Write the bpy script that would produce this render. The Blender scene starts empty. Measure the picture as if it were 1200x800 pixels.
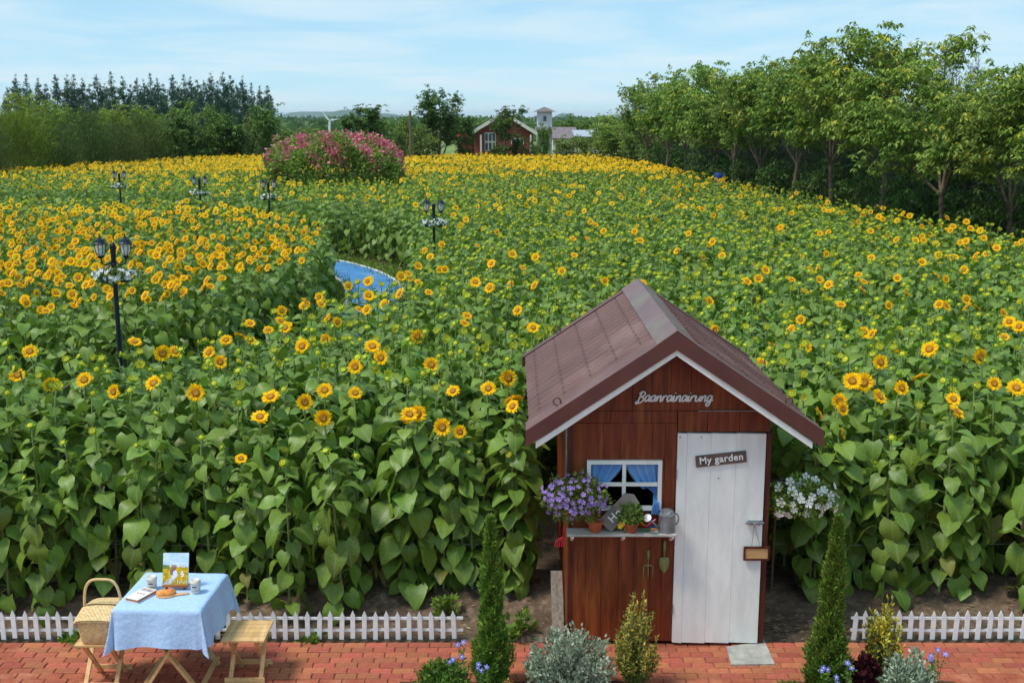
import bpy, bmesh, math, random
import numpy as np
from mathutils import Vector, Matrix, Euler

R = math.radians
random.seed(7)
rng = np.random.default_rng(7)
scene = bpy.context.scene
COL = scene.collection

# ------------------------------------------------------------------ camera, world, sun, exposure
F, CU, CV = 1340.0, 600.0, 400.0          # focal length and centre in photograph pixels
CAM_H = 4.7
PITCH = math.atan(263.0 / F)
cam_data = bpy.data.cameras.new('camera')
cam_data.sensor_width = 36.0
cam_data.lens = F / 1200.0 * 36.0
cam_data.clip_start = 0.1
cam_data.clip_end = 30000.0
camera = bpy.data.objects.new('camera', cam_data)
COL.objects.link(camera)
camera.location = (0, 0, CAM_H)
camera.rotation_euler = (math.pi / 2 - PITCH, 0, 0)
scene.camera = camera

SUN_EL, SUN_AZ = 60.0, 246.0              # degrees; azimuth clockwise from +Y
world = bpy.data.worlds.new('World')
scene.world = world
world.use_nodes = True
wn, wl = world.node_tree.nodes, world.node_tree.links
wn.clear()
w_out = wn.new('ShaderNodeOutputWorld')
w_bg = wn.new('ShaderNodeBackground')
w_bg.inputs['Strength'].default_value = 0.125
sky = wn.new('ShaderNodeTexSky')
sky.sky_type = 'NISHITA'
sky.sun_disc = False
sky.sun_elevation = R(SUN_EL)
sky.sun_rotation = R(SUN_AZ)
sky.air_density = 0.75
sky.dust_density = 0.0
sky.ozone_density = 3.0
# thin high cloud sheets laid out on a plane above the place
tc = wn.new('ShaderNodeTexCoord')
sep = wn.new('ShaderNodeSeparateXYZ')
wl.new(tc.outputs['Generated'], sep.inputs[0])
def wmath(op, a, b=None):
    n = wn.new('ShaderNodeMath'); n.operation = op
    for i, s in enumerate((a, b)):
        if s is None: continue
        if isinstance(s, (int, float)): n.inputs[i].default_value = s
        else: wl.new(s, n.inputs[i])
    return n.outputs[0]
zc = wmath('ADD', wmath('MAXIMUM', sep.outputs['Z'], 0.0), 0.06)
cmb = wn.new('ShaderNodeCombineXYZ')
wl.new(wmath('DIVIDE', sep.outputs['X'], zc), cmb.inputs[0])
wl.new(wmath('DIVIDE', sep.outputs['Y'], zc), cmb.inputs[1])
cn = wn.new('ShaderNodeTexNoise')
cn.inputs['Scale'].default_value = 0.62
cn.inputs['Detail'].default_value = 7.0
cn.inputs['Roughness'].default_value = 0.58
cn.inputs['Distortion'].default_value = 0.5
wl.new(cmb.outputs[0], cn.inputs['Vector'])
cr = wn.new('ShaderNodeMapRange')
cr.inputs['From Min'].default_value = 0.40
cr.inputs['From Max'].default_value = 0.64
cr.inputs['To Min'].default_value = 0.0
cr.inputs['To Max'].default_value = 0.7
wl.new(cn.outputs['Fac'], cr.inputs['Value'])
mixc = wn.new('ShaderNodeMix'); mixc.data_type = 'RGBA'
wl.new(cr.outputs[0], mixc.inputs[0])
mixc.inputs[7].default_value = (2.75, 3.25, 3.5, 1)
veil = wn.new('ShaderNodeMix'); veil.data_type = 'RGBA'
veil.inputs[0].default_value = 0.84          # a thin even veil of high cloud
wl.new(sky.outputs[0], veil.inputs[6])
veil.inputs[7].default_value = (1.30, 2.28, 2.88, 1)
wl.new(veil.outputs[2], mixc.inputs[6])
wl.new(mixc.outputs[2], w_bg.inputs['Color'])
wl.new(w_bg.outputs[0], w_out.inputs[0])

sun_data = bpy.data.lights.new('sun', 'SUN')
sun_data.energy = 1.5
sun_data.angle = R(14)
sun_data.color = (1.0, 0.95, 0.87)
sun = bpy.data.objects.new('sun', sun_data)
COL.objects.link(sun)
sdir = Vector((math.sin(R(SUN_AZ)) * math.cos(R(SUN_EL)), math.cos(R(SUN_AZ)) * math.cos(R(SUN_EL)), math.sin(R(SUN_EL))))
sun.rotation_euler = sdir.to_track_quat('Z', 'Y').to_euler()
sun.location = sdir * 50

vs = scene.view_settings
vs.view_transform = 'Standard'
vs.look = 'None'
vs.gamma = 1.0
vs.use_curve_mapping = False
vs.exposure = 1.16
scene.cycles.max_bounces = 6
scene.cycles.transparent_max_bounces = 4
scene.cycles.use_denoising = True

# ------------------------------------------------------------------ helpers
def W(u, v, Y=None, z=None):
    """Photograph pixel -> world point on the plane y=Y or at the height z."""
    a, b = (u - CU) / F, -(v - CV) / F
    dy = math.cos(PITCH) + b * math.sin(PITCH)
    dz = -math.sin(PITCH) + b * math.cos(PITCH)
    t = Y / dy if Y is not None else (z - CAM_H) / dz
    return Vector((a * t, dy * t, CAM_H + dz * t))

def srgb(r, g=None, b=None):
    if g is None: r, g, b = r
    f = lambda c: (c / 255 / 12.92) if c / 255 <= 0.04045 else ((c / 255 + 0.055) / 1.055) ** 2.4
    return (f(r), f(g), f(b))

class MB:
    """collects faces; build() links them as one mesh object"""
    def __init__(s): s.v, s.f, s.m, s.uv, s.col = [], [], [], None, None
    def add(s, vs, fs, mi=0):
        o = len(s.v); s.v += [tuple(p) for p in vs]
        s.f += [tuple(i + o for i in f) for f in fs]; s.m += [mi] * len(fs); return s
    def box(s, c, d, rot=None, mi=0, top=1.0):
        hx, hy, hz = d[0] / 2, d[1] / 2, d[2] / 2
        P = [(-hx, -hy, -hz), (hx, -hy, -hz), (hx, hy, -hz), (-hx, hy, -hz),
             (-hx * top, -hy * top, hz), (hx * top, -hy * top, hz), (hx * top, hy * top, hz), (-hx * top, hy * top, hz)]
        M = rot if rot is not None else Matrix.Identity(3)
        c = Vector(c)
        return s.add([c + M @ Vector(p) for p in P], [(0, 3, 2, 1), (4, 5, 6, 7), (0, 1, 5, 4), (1, 2, 6, 5), (2, 3, 7, 6), (3, 0, 4, 7)], mi)
    def bar(s, a, b, w, h, up=(0, 0, 1), mi=0):
        a, b = Vector(a), Vector(b); d = b - a; L = d.length; d.normalize()
        x = d.cross(Vector(up))
        if x.length < 1e-4: x = d.cross(Vector((1, 0, 0)))
        x.normalize(); z = x.cross(d)
        M = Matrix((x, d, z)).transposed()
        return s.box((a + b) / 2, (w, L, h), M, mi)
    def tube(s, pts, rad, n=6, mi=0, cap=True, flat=1.0, up=None):
        pts = [Vector(p) for p in pts]
        if not hasattr(rad, '__len__'): rad = [rad] * len(pts)
        rings, vs, fs = [], [], []
        ref = Vector(up) if up else Vector((0.31, 0.87, 0.37)).normalized()
        for i, p in enumerate(pts):
            d = (pts[min(i + 1, len(pts) - 1)] - pts[max(i - 1, 0)])
            if d.length < 1e-9: d = Vector((0, 0, 1))
            d.normalize()
            x = d.cross(ref)
            if x.length < 1e-3: x = d.cross(Vector((1, 0, 0)))
            x.normalize(); y = x.cross(d)
            for k in range(n):
                a = 2 * math.pi * k / n
                vs.append(p + rad[i] * (math.cos(a) * x + math.sin(a) * y * flat))
        for i in range(len(pts) - 1):
            for k in range(n):
                fs.append((i * n + k, i * n + (k + 1) % n, (i + 1) * n + (k + 1) % n, (i + 1) * n + k))
        if cap:
            fs.append(tuple(range(n - 1, -1, -1))); fs.append(tuple((len(pts) - 1) * n + k for k in range(n)))
        return s.add(vs, fs, mi)
    def lathe(s, c, prof, n=20, mi=0, cap=True, M=None):
        c = Vector(c); vs, fs = [], []
        for r, z in prof:
            for k in range(n):
                a = 2 * math.pi * k / n
                p = Vector((r * math.cos(a), r * math.sin(a), z))
                vs.append(c + (M @ p if M is not None else p))
        for i in range(len(prof) - 1):
            for k in range(n):
                fs.append((i * n + k, i * n + (k + 1) % n, (i + 1) * n + (k + 1) % n, (i + 1) * n + k))
        if cap:
            fs.append(tuple(range(n - 1, -1, -1))); fs.append(tuple((len(prof) - 1) * n + k for k in range(n)))
        return s.add(vs, fs, mi)
    def grid(s, fn, nu, nv, mi=0):
        vs = [fn(i / nu, j / nv) for j in range(nv + 1) for i in range(nu + 1)]
        fs = [(j * (nu + 1) + i, j * (nu + 1) + i + 1, (j + 1) * (nu + 1) + i + 1, (j + 1) * (nu + 1) + i) for j in range(nv) for i in range(nu)]
        return s.add(vs, fs, mi)
    def prism(s, poly, axis, a, b, mi=0):
        """poly: 2-D outline in the two other axes, extruded along axis from a to b"""
        def P(p, t):
            return {'x': (t, p[0], p[1]), 'y': (p[0], t, p[1]), 'z': (p[0], p[1], t)}[axis]
        n = len(poly)
        vs = [P(p, a) for p in poly] + [P(p, b) for p in poly]
        fs = [tuple(range(n))[::-1], tuple(range(n, 2 * n))] + [(i, (i + 1) % n, n + (i + 1) % n, n + i) for i in range(n)]
        return s.add(vs, fs, mi)
    def mesh(s, name, mats, smooth=False, off=None):
        me = bpy.data.meshes.new(name)
        v = np.array(s.v, dtype=float).reshape(-1, 3)
        if off is not None: v = v - np.array(off)[None, :]
        me.from_pydata(v.tolist(), [], s.f)
        if not isinstance(mats, (list, tuple)): mats = [mats]
        for m in mats: me.materials.append(m)
        if len(mats) > 1: me.polygons.foreach_set('material_index', s.m)
        if smooth: me.polygons.foreach_set('use_smooth', [True] * len(me.polygons))
        return me
    def build(s, name, mats, parent=None, smooth=False, fix=True, bevel=0.0):
        off = parent_loc(parent)
        me = s.mesh(name, mats, smooth, off)
        if fix:
            bm = bmesh.new(); bm.from_mesh(me)
            bmesh.ops.recalc_face_normals(bm, faces=bm.faces); bm.to_mesh(me); bm.free()
        o = bpy.data.objects.new(name, me); COL.objects.link(o)
        if parent is not None: o.parent = parent
        if bevel:
            md = o.modifiers.new('bevel', 'BEVEL'); md.width = bevel; md.segments = 2; md.limit_method = 'ANGLE'
        return o

def parent_loc(p):
    v = Vector((0, 0, 0))
    while p is not None:
        v += p.location; p = p.parent
    return v

def tag(o, label=None, cat=None, group=None, kind=None):
    for k, x in (('label', label), ('category', cat), ('group', group), ('kind', kind)):
        if x: o[k] = x
    return o
def thing(name, loc, label, cat, group=None):
    o = bpy.data.objects.new(name, None); COL.objects.link(o)
    o.location = loc; o.empty_display_size = 0.1
    return tag(o, label, cat, group)
def put(name, me, parent=None, M=None):
    o = bpy.data.objects.new(name, me); COL.objects.link(o)
    if parent is not None: o.parent = parent
    if M is not None: o.matrix_basis = M
    return o

# ------------------------------------------------------------------ materials
MATS = {}
def nd(nt, t, **kw):
    n = nt.nodes.new(t)
    for k, x in kw.items(): setattr(n, k, x)
    return n
def mat(name, col, rough=0.7, col2=None, scale=8.0, stretch=(1, 1, 1), detail=4.0, lo=0.35, hi=0.65, bump=0.0, bscale=None,
        metal=0.0, trans=0.0, objvar=0.0, hue=0.0, spec=0.4, coord='Object', attr=None, huevar=0.0, col3=None, scale3=2.0):
    """principled surface: two colours mixed by noise, per-object brightness variation, optional relief and leaf translucency"""
    if name in MATS: return MATS[name]
    m = bpy.data.materials.new(name); m.use_nodes = True
    nt = m.node_tree; N, L = nt.nodes, nt.links
    b = N['Principled BSDF']; out = N['Material Output']
    b.inputs['Roughness'].default_value = rough
    b.inputs['Metallic'].default_value = metal
    b.inputs['Specular IOR Level'].default_value = spec
    tcn = nd(nt, 'ShaderNodeTexCoord'); mp = nd(nt, 'ShaderNodeMapping')
    mp.inputs['Scale'].default_value = stretch
    L.new(tcn.outputs[coord], mp.inputs[0])
    c = None
    if attr:
        a = nd(nt, 'ShaderNodeAttribute', attribute_name=attr); c = a.outputs['Color']
    else:
        rgb = nd(nt, 'ShaderNodeRGB'); rgb.outputs[0].default_value = (*col, 1); c = rgb.outputs[0]
    def mixin(c, colb, sc, lo, hi, fac=1.0):
        no = nd(nt, 'ShaderNodeTexNoise'); no.inputs['Scale'].default_value = sc; no.inputs['Detail'].default_value = detail
        no.inputs['Roughness'].default_value = 0.6
        L.new(mp.outputs[0], no.inputs['Vector'])
        mr = nd(nt, 'ShaderNodeMapRange'); mr.inputs[1].default_value = lo; mr.inputs[2].default_value = hi; mr.inputs[4].default_value = fac
        L.new(no.outputs['Fac'], mr.inputs[0])
        mx = nd(nt, 'ShaderNodeMix', data_type='RGBA')
        L.new(mr.outputs[0], mx.inputs[0]); L.new(c, mx.inputs[6]); mx.inputs[7].default_value = (*colb, 1)
        return mx.outputs[2]
    if col2: c = mixin(c, col2, scale, lo, hi)
    if col3: c = mixin(c, col3, scale3, 0.5, 0.7)
    if objvar or huevar:
        oi = nd(nt, 'ShaderNodeObjectInfo')
        mr = nd(nt, 'ShaderNodeMapRange'); mr.inputs[3].default_value = 1 - objvar; mr.inputs[4].default_value = 1 + objvar
        L.new(oi.outputs['Random'], mr.inputs[0])
        hs = nd(nt, 'ShaderNodeHueSaturation'); L.new(mr.outputs[0], hs.inputs['Value']); L.new(c, hs.inputs['Color'])
        if huevar:
            mu = nd(nt, 'ShaderNodeMath', operation='MULTIPLY'); mu.inputs[1].default_value = 7.31; L.new(oi.outputs['Random'], mu.inputs[0])
            fr = nd(nt, 'ShaderNodeMath', operation='FRACT'); L.new(mu.outputs[0], fr.inputs[0])
            m2 = nd(nt, 'ShaderNodeMapRange'); m2.inputs[3].default_value = 0.5 - huevar; m2.inputs[4].default_value = 0.5 + huevar
            L.new(fr.outputs[0], m2.inputs[0]); L.new(m2.outputs[0], hs.inputs['Hue'])
        c = hs.outputs[0]
    L.new(c, b.inputs['Base Color'])
    if bump:
        no = nd(nt, 'ShaderNodeTexNoise'); no.inputs['Scale'].default_value = bscale or scale * 3; no.inputs['Detail'].default_value = 5
        L.new(mp.outputs[0], no.inputs['Vector'])
        bp = nd(nt, 'ShaderNodeBump'); bp.inputs['Strength'].default_value = bump; bp.inputs['Distance'].default_value = 0.02
        L.new(no.outputs['Fac'], bp.inputs['Height']); L.new(bp.outputs[0], b.inputs['Normal'])
    if trans:
        tr = nd(nt, 'ShaderNodeBsdfTranslucent'); L.new(c, tr.inputs['Color'])
        ms = nd(nt, 'ShaderNodeMixShader'); ms.inputs[0].default_value = trans
        L.new(b.outputs[0], ms.inputs[1]); L.new(tr.outputs[0], ms.inputs[2]); L.new(ms.outputs[0], out.inputs['Surface'])
    MATS[name] = m
    return m

def leaf_mat(name, col, col2, trans=0.3, vein=(0.24, 0.32, 0.12), objvar=0.25, huevar=0.012, rough=0.46):
    """sunflower leaf: UV midrib and side veins paler than the blade, patchy green"""
    m = mat(name, col, rough, col2, 9.0, trans=trans, objvar=objvar, huevar=huevar, spec=0.5, lo=0.3, hi=0.7)
    nt = m.node_tree; N, L = nt.nodes, nt.links
    b = N['Principled BSDF']; src = b.inputs['Base Color'].links[0].from_socket
    uv = nd(nt, 'ShaderNodeUVMap'); sp = nd(nt, 'ShaderNodeSeparateXYZ'); L.new(uv.outputs[0], sp.inputs[0])
    def mth(op, a, b2=None, c=None):
        n = nd(nt, 'ShaderNodeMath', operation=op)
        for i, s in enumerate((a, b2, c)):
            if s is None: continue
            if isinstance(s, (int, float)): n.inputs[i].default_value = s
            else: L.new(s, n.inputs[i])
        return n.outputs[0]
    ax = mth('ABSOLUTE', mth('SUBTRACT', sp.outputs[0], 0.5))
    mid = mth('LESS_THAN', ax, 0.022)
    sv = mth('FRACT', mth('MULTIPLY', mth('SUBTRACT', sp.outputs[1], mth('MULTIPLY', ax, 0.75)), 6.0))
    sv = mth('LESS_THAN', mth('ABSOLUTE', mth('SUBTRACT', sv, 0.5)), 0.07)
    fac = mth('MULTIPLY', mth('MAXIMUM', mid, mth('MULTIPLY', sv, 0.6)), 0.8)
    mx = nd(nt, 'ShaderNodeMix', data_type='RGBA'); L.new(fac, mx.inputs[0]); L.new(src, mx.inputs[6]); mx.inputs[7].default_value = (*vein, 1)
    L.new(mx.outputs[2], b.inputs['Base Color'])
    bp = nd(nt, 'ShaderNodeBump'); bp.inputs['Strength'].default_value = 0.5; bp.inputs['Distance'].default_value = 0.006
    bp.invert = True
    L.new(fac, bp.inputs['Height']); L.new(bp.outputs[0], b.inputs['Normal'])
    return m

# ------------------------------------------------------------------ the setting: ground, hills, path, paving
PATH = [(-16, 14.2), (-10, 14.6), (-6.2, 15.0), (-4.85, 16.5), (-4.1, 18.7), (-3.4, 21.2), (-3.25, 25.0), (-3.55, 29.5), (-4.3, 33.2), (-6.0, 36.6), (-8.4, 38.8), (-12.5, 41.3), (-19, 43.6), (-30, 45.5)]
HALF = [2.0, 2.0, 2.0, 1.3, 1.15, 1.45, 1.1, 1.25, 1.5, 1.65, 1.7, 2.1, 2.2, 2.2]
def smooth_line(pts, vals=None, sub=8):
    P = np.array(pts, float); n = len(P); out = []; ov = []
    for i in range(n - 1):
        p0, p1, p2, p3 = P[max(i - 1, 0)], P[i], P[i + 1], P[min(i + 2, n - 1)]
        for k in range(sub):
            t = k / sub
            out.append(0.5 * (2 * p1 + (p2 - p0) * t + (2 * p0 - 5 * p1 + 4 * p2 - p3) * t * t + (3 * p1 - p0 - 3 * p2 + p3) * t ** 3))
            if vals: ov.append(vals[i] * (1 - t) + vals[i + 1] * t)
    out.append(P[-1])
    if vals: ov.append(vals[-1])
    return np.array(out), np.array(ov) if vals else None
PL, PW = smooth_line(PATH, HALF)
CROSS, CW = smooth_line([(12, 56.5), (7.5, 56.6), (3.2, 57.2), (0.5, 60), (-1, 66), (-3.2, 69), (-6, 69.5)], [1.3, 1.3, 1.2, 0.6, 0.6, 1.3, 1.3])
def path_gap(x, y):
    """distance to the nearer path minus its half width: negative on the cleared strip"""
    d = np.hypot(PL[:, 0] - x, PL[:, 1] - y) - PW
    e = np.hypot(CROSS[:, 0] - x, CROSS[:, 1] - y) - CW
    return min(d.min(), e.min())
def hash2(x, y):
    s = math.sin(x * 12.9898 + y * 78.233) * 43758.5453
    return s - math.floor(s)
def vnoise(x, y):
    ix, iy = math.floor(x), math.floor(y); fx, fy = x - ix, y - iy
    fx, fy = fx * fx * (3 - 2 * fx), fy * fy * (3 - 2 * fy)
    a, b, c, d = hash2(ix, iy), hash2(ix + 1, iy), hash2(ix, iy + 1), hash2(ix + 1, iy + 1)
    return (a * (1 - fx) + b * fx) * (1 - fy) + (c * (1 - fx) + d * fx) * fy
def ground_z(x, y):
    t = min(max((y - 9.9) / 0.75, 0), 1); t = t * t * (3 - 2 * t)
    z = 0.17 * t
    if 12.5 < y: z *= max(0.0, 1 - (y - 12.5) / 3)
    if y > 9.85:
        k = min((y - 9.85) / 0.25, 1)
        z += k * (0.10 * (vnoise(x * 2.1, y * 2.3) - .5) + 0.05 * (vnoise(x * 7, y * 8) - .5) + 0.025 * (vnoise(x * 19, y * 21) - .5)) * (1 if y < 13 else 0.3 if y < 30 else 0)
    if y < 9.75: z = -0.10
    elif y < 9.85: z = -0.10 + (y - 9.75)
    return z

def add_ground():
    ys = list(np.arange(-40, 9.7, 8)) + [9.70, 9.75, 9.8] + list(np.arange(9.85, 11.6, 0.05)) + list(np.arange(11.7, 16, 0.4)) + list(np.arange(17, 100, 3.0)) + [110, 130, 170, 250, 400, 700, 1200, 2500, 5000, 12000]
    xs = list(np.arange(-7, 7.01, 0.06))
    wide = [8, 9.5, 12, 16, 22, 30, 45, 70, 120, 250, 600, 1500, 4000, 12000]
    xs = [-w for w in wide[::-1]] + xs + wide
    m = MB(); nx = len(xs)
    m.v = [(x, y, ground_z(x, y)) for y in ys for x in xs]
    m.f = [(j * nx + i, j * nx + i + 1, (j + 1) * nx + i + 1, (j + 1) * nx + i) for j in range(len(ys) - 1) for i in range(nx - 1)]
    m.m = [0] * len(m.f)
    g = mat('soil_and_grass', srgb(112, 92, 74), 0.95, srgb(78, 62, 50), 5.0, bump=0.9, bscale=26, lo=0.3, hi=0.7, coord='Object', detail=8, col3=srgb(135, 115, 95), scale3=14)
    # beyond the field the sheet is grassland
    nt = g.node_tree; L = nt.links; b = nt.nodes['Principled BSDF']; src = b.inputs['Base Color'].links[0].from_socket
    geo = nd(nt, 'ShaderNodeNewGeometry'); sp = nd(nt, 'ShaderNodeSeparateXYZ'); L.new(geo.outputs['Position'], sp.inputs[0])
    mr = nd(nt, 'ShaderNodeMapRange'); mr.inputs[1].default_value = 86; mr.inputs[2].default_value = 92; L.new(sp.outputs[1], mr.inputs[0])
    no = nd(nt, 'ShaderNodeTexNoise'); no.inputs['Scale'].default_value = 0.02; no.inputs['Detail'].default_value = 6; L.new(geo.outputs['Position'], no.inputs['Vector'])
    ramp = nd(nt, 'ShaderNodeValToRGB'); ramp.color_ramp.elements[0].position = .35; ramp.color_ramp.elements[1].position = .65
    ramp.color_ramp.elements[0].color = (*srgb(84, 112, 48), 1); ramp.color_ramp.elements[1].color = (*srgb(128, 140, 74), 1)
    L.new(no.outputs['Fac'], ramp.inputs[0])
    mx = nd(nt, 'ShaderNodeMix', data_type='RGBA'); L.new(mr.outputs[0], mx.inputs[0]); L.new(src, mx.inputs[6]); L.new(ramp.outputs[0], mx.inputs[7])
    mr.clamp = True
    ax_ = nd(nt, 'ShaderNodeMath', operation='MULTIPLY_ADD'); ax_.inputs[1].default_value = .096; L.new(sp.outputs[1], ax_.inputs[0]); L.new(sp.outputs[0], ax_.inputs[2])
    gt = nd(nt, 'ShaderNodeMapRange'); gt.inputs[1].default_value = 15.4; gt.inputs[2].default_value = 16.2; L.new(ax_.outputs[0], gt.inputs[0])
    mxm = nd(nt, 'ShaderNodeMath', operation='MAXIMUM'); L.new(mr.outputs[0], mxm.inputs[0]); L.new(gt.outputs[0], mxm.inputs[1]); L.new(mxm.outputs[0], mx.inputs[0])
    L.new(mx.outputs[2], b.inputs['Base Color'])
    o = m.build('ground', g, smooth=True, fix=False)
    tag(o, kind='structure')
add_ground()

def add_path():
    blue = mat('blue_path_paint', srgb(72, 134, 188), 0.6, srgb(50, 108, 166), 1.6, bump=0.25, bscale=60, col3=srgb(116, 152, 180), scale3=0.9)
    white = mat('white_path_edging', srgb(225, 225, 220), 0.6, srgb(190, 190, 182), 6.0)
    grass = mat('path_verge_grass', srgb(112, 128, 52), 0.9, srgb(78, 100, 38), 4.0, bump=0.8, bscale=30)
    P, Wd = PL, PW
    d = np.gradient(P, axis=0); d /= np.linalg.norm(d, axis=1)[:, None]; nrm = np.stack([-d[:, 1], d[:, 0]], 1)
    def strip(name, a, b, z, h, mt):
        m = MB(); n = len(P)
        A, B = P + nrm * a, P + nrm * b
        for i in range(n - 1):
            q = [A[i], B[i], B[i + 1], A[i + 1]]
            vs = [(p[0], p[1], z) for p in q] + [(p[0], p[1], z + h) for p in q]
            m.add(vs, [(4, 5, 6, 7), (0, 1, 5, 4), (1, 2, 6, 5), (2, 3, 7, 6), (3, 0, 4, 7)])
        return m.build(name, mt, path)
    m = MB(); n = len(P)
    A, B = P + nrm * Wd[:, None] * 1.05, P - nrm * Wd[:, None] * 1.05
    for i in range(n - 1):
        m.add([(*A[i], 0.035), (*B[i], 0.035), (*B[i + 1], 0.035), (*A[i + 1], 0.035)], [(0, 1, 2, 3)])
    verge = m.build('path_verge', grass); tag(verge, kind='structure')
    m = MB()
    A, B = P + nrm * 0.72, P - nrm * 0.72
    for i in range(n - 1):
        m.add([(*A[i], 0.06), (*B[i], 0.06), (*B[i + 1], 0.06), (*A[i + 1], 0.06)], [(0, 1, 2, 3)])
    path = m.build('path', blue); tag(path, kind='structure')
    strip('edging', 0.72, 0.81, 0.03, 0.05, white); strip('edging', -0.81, -0.72, 0.03, 0.05, white)
    # grass blades along the verge
    m = MB(); r = random.Random(3)
    for i in range(5200):
        k = r.randrange(40, 76); s = r.choice((-1, 1)); off = r.uniform(0.8, 1.45) * s
        p = P[k] + nrm[k] * off + np.array([r.uniform(-.4, .4), r.uniform(-.4, .4)])
        h = r.uniform(.06, .2); a = r.uniform(0, 6.28); w = .02
        m.add([(p[0] - w * math.cos(a), p[1] - w * math.sin(a), .03), (p[0] + w * math.cos(a), p[1] + w * math.sin(a), .03), (p[0] + r.uniform(-.08, .08), p[1] + r.uniform(-.08, .08), .03 + h)], [(0, 1, 2)])
    gm = mat('grass_blades', srgb(120, 140, 50), 0.8, srgb(84, 112, 38), 2.0, trans=0.3)
    tag(m.build('grass', gm, fix=False), 'short green grass edging the blue path', 'grass', kind='stuff')
add_path()

def add_hills():
    hm = mat('hill_woodland', srgb(66, 92, 62), 1.0, srgb(52, 78, 50), 0.004, detail=6, bump=0.0)
    def hill(pts, Y, depth):
        # pts: crest outline in photograph pixels; the far slope falls away behind
        m = MB(); crest = [W(u, v, Y=Y) for u, v in pts]; n = len(pts)
        rows = []
        for t, hh in ((-1.0, 0.0), (-0.72, 0.30), (-0.4, 0.68), (-0.12, 0.94), (0, 1.0), (0.3, 0.9), (1.0, 0.0)):
            rows.append([(p.x, Y + t * depth, max(p.z, 0) * hh + (rng.uniform(-.04, .04) * p.z if 0 < hh < 1 else 0)) for p in crest])
        m.v = [p for rw in rows for p in rw]
        m.f = [(j * n + i, j * n + i + 1, (j + 1) * n + i + 1, (j + 1) * n + i) for j in range(len(rows) - 1) for i in range(n - 1)]; m.m = [0] * len(m.f)
        tag(m.build('hills', hm, smooth=True), kind='structure')
    hill([(322, 140), (333, 135), (341, 132), (352, 131), (372, 131), (390, 131), (408, 133), (430, 137), (445, 141)], 7200, 500)
    hill([(378, 141), (386, 134), (392, 131), (400, 129), (410, 128.5), (420, 131), (434, 133), (452, 133), (462, 134), (470, 136), (480, 138), (492, 142)], 5600, 500)
    hill([(636, 142), (648, 138), (655, 134), (660, 132.5), (664, 134), (672, 138), (684, 142)], 6000, 350)
add_hills()

# ------------------------------------------------------------------ sunflowers
LEAF = leaf_mat('sunflower_leaf', srgb(122, 151, 48), srgb(97, 129, 40), trans=0.28)
LEAF_FAR = LEAF
STEM = mat('sunflower_stem', srgb(132, 150, 86), 0.7, srgb(104, 128, 60), 20.0, objvar=0.1)
PETAL = mat('sunflower_petal', srgb(255, 216, 20), 0.6, srgb(254, 200, 10), 30.0, trans=0.25, objvar=0.06, spec=0.2)
DISC = mat('sunflower_disc', srgb(186, 118, 28), 0.9, srgb(156, 88, 20), 60.0, bump=1.0, bscale=120)
DISC_IN = mat('sunflower_disc_centre', srgb(206, 158, 44), 0.9, srgb(170, 120, 34), 60.0, bump=1.0, bscale=120)
BUDG = mat('sunflower_bud_green', srgb(142, 172, 48), 0.7, srgb(110, 148, 44), 20.0, trans=0.2, objvar=0.12)
BUDY = mat('sunflower_bud_yellow', srgb(220, 206, 44), 0.7, srgb(180, 188, 50), 30.0, trans=0.2, objvar=0.1)
MATLIST = [LEAF, STEM, PETAL, DISC, BUDG, BUDY, DISC_IN]

def leaf_geo(L, Wd, droop, fold, wav, seed, rows=6):
    """heart shaped blade along +Y; returns verts, faces, uvs"""
    r = random.Random(seed)
    if rows == 6: T = [0.0, 0.12, 0.30, 0.50, 0.72, 0.90, 1.0]; H = [0.62, 0.95, 1.0, 0.86, 0.56, 0.22, 0.0]; cols = [-1, -.55, 0, .55, 1]
    else: T = [0.0, 0.28, 0.65, 1.0]; H = [0.75, 1.0, 0.66, 0.0]; cols = [-1, 0, 1]
    vs, uv = [], []
    for j, t in enumerate(T):
        for c in cols:
            hw = H[j] * Wd / 2 * (r.uniform(.9, 1.1) if abs(c) == 1 else 1)
            x = c * hw
            y = t * L
            if j == 0: y -= 0.17 * L * abs(c)
            if j == 1: y -= 0.05 * L * abs(c)
            z = fold * abs(x) - droop * L * max(t, 0) ** 2 * 1.0 + wav * L * (math.sin(t * 9 + seed) * c * .6 + r.uniform(-.5, .5) * abs(c))
            z -= (abs(c) ** 3) * 0.06 * L
            y2 = y * (1 - 0.18 * droop * t)
            vs.append((x, y2, z)); uv.append((0.5 + 0.5 * c * H[j] * .9, t - (.12 * abs(c) if j == 0 else 0)))
    n = len(cols); fs = []
    for j in range(len(T) - 1):
        for i in range(n - 1):
            a, b, c_, d = j * n + i, j * n + i + 1, (j + 1) * n + i + 1, (j + 1) * n + i
            if j == len(T) - 2: fs.append((a, b, c_) if i < n // 2 else (a, b, d))
            else: fs.append((a, b, c_, d))
    return vs, fs, uv

def make_leaf_mesh(k):
    r = random.Random(100 + k)
    vs, fs, uv = leaf_geo(1.0, r.uniform(.84, 1.0), r.uniform(.05, .6), r.uniform(.0, .5), .06, k)
    me = bpy.data.meshes.new('sunflower_leaf'); me.from_pydata(vs, [], fs); me.materials.append(LEAF)
    l = me.uv_layers.new(name='UVMap')
    for lp in me.loops: l.data[lp.index].uv = uv[lp.vertex_index]
    me.polygons.foreach_set('use_smooth', [True] * len(me.polygons))
    return me
LEAF_MESH = [make_leaf_mesh(k) for k in range(14)]

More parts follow.
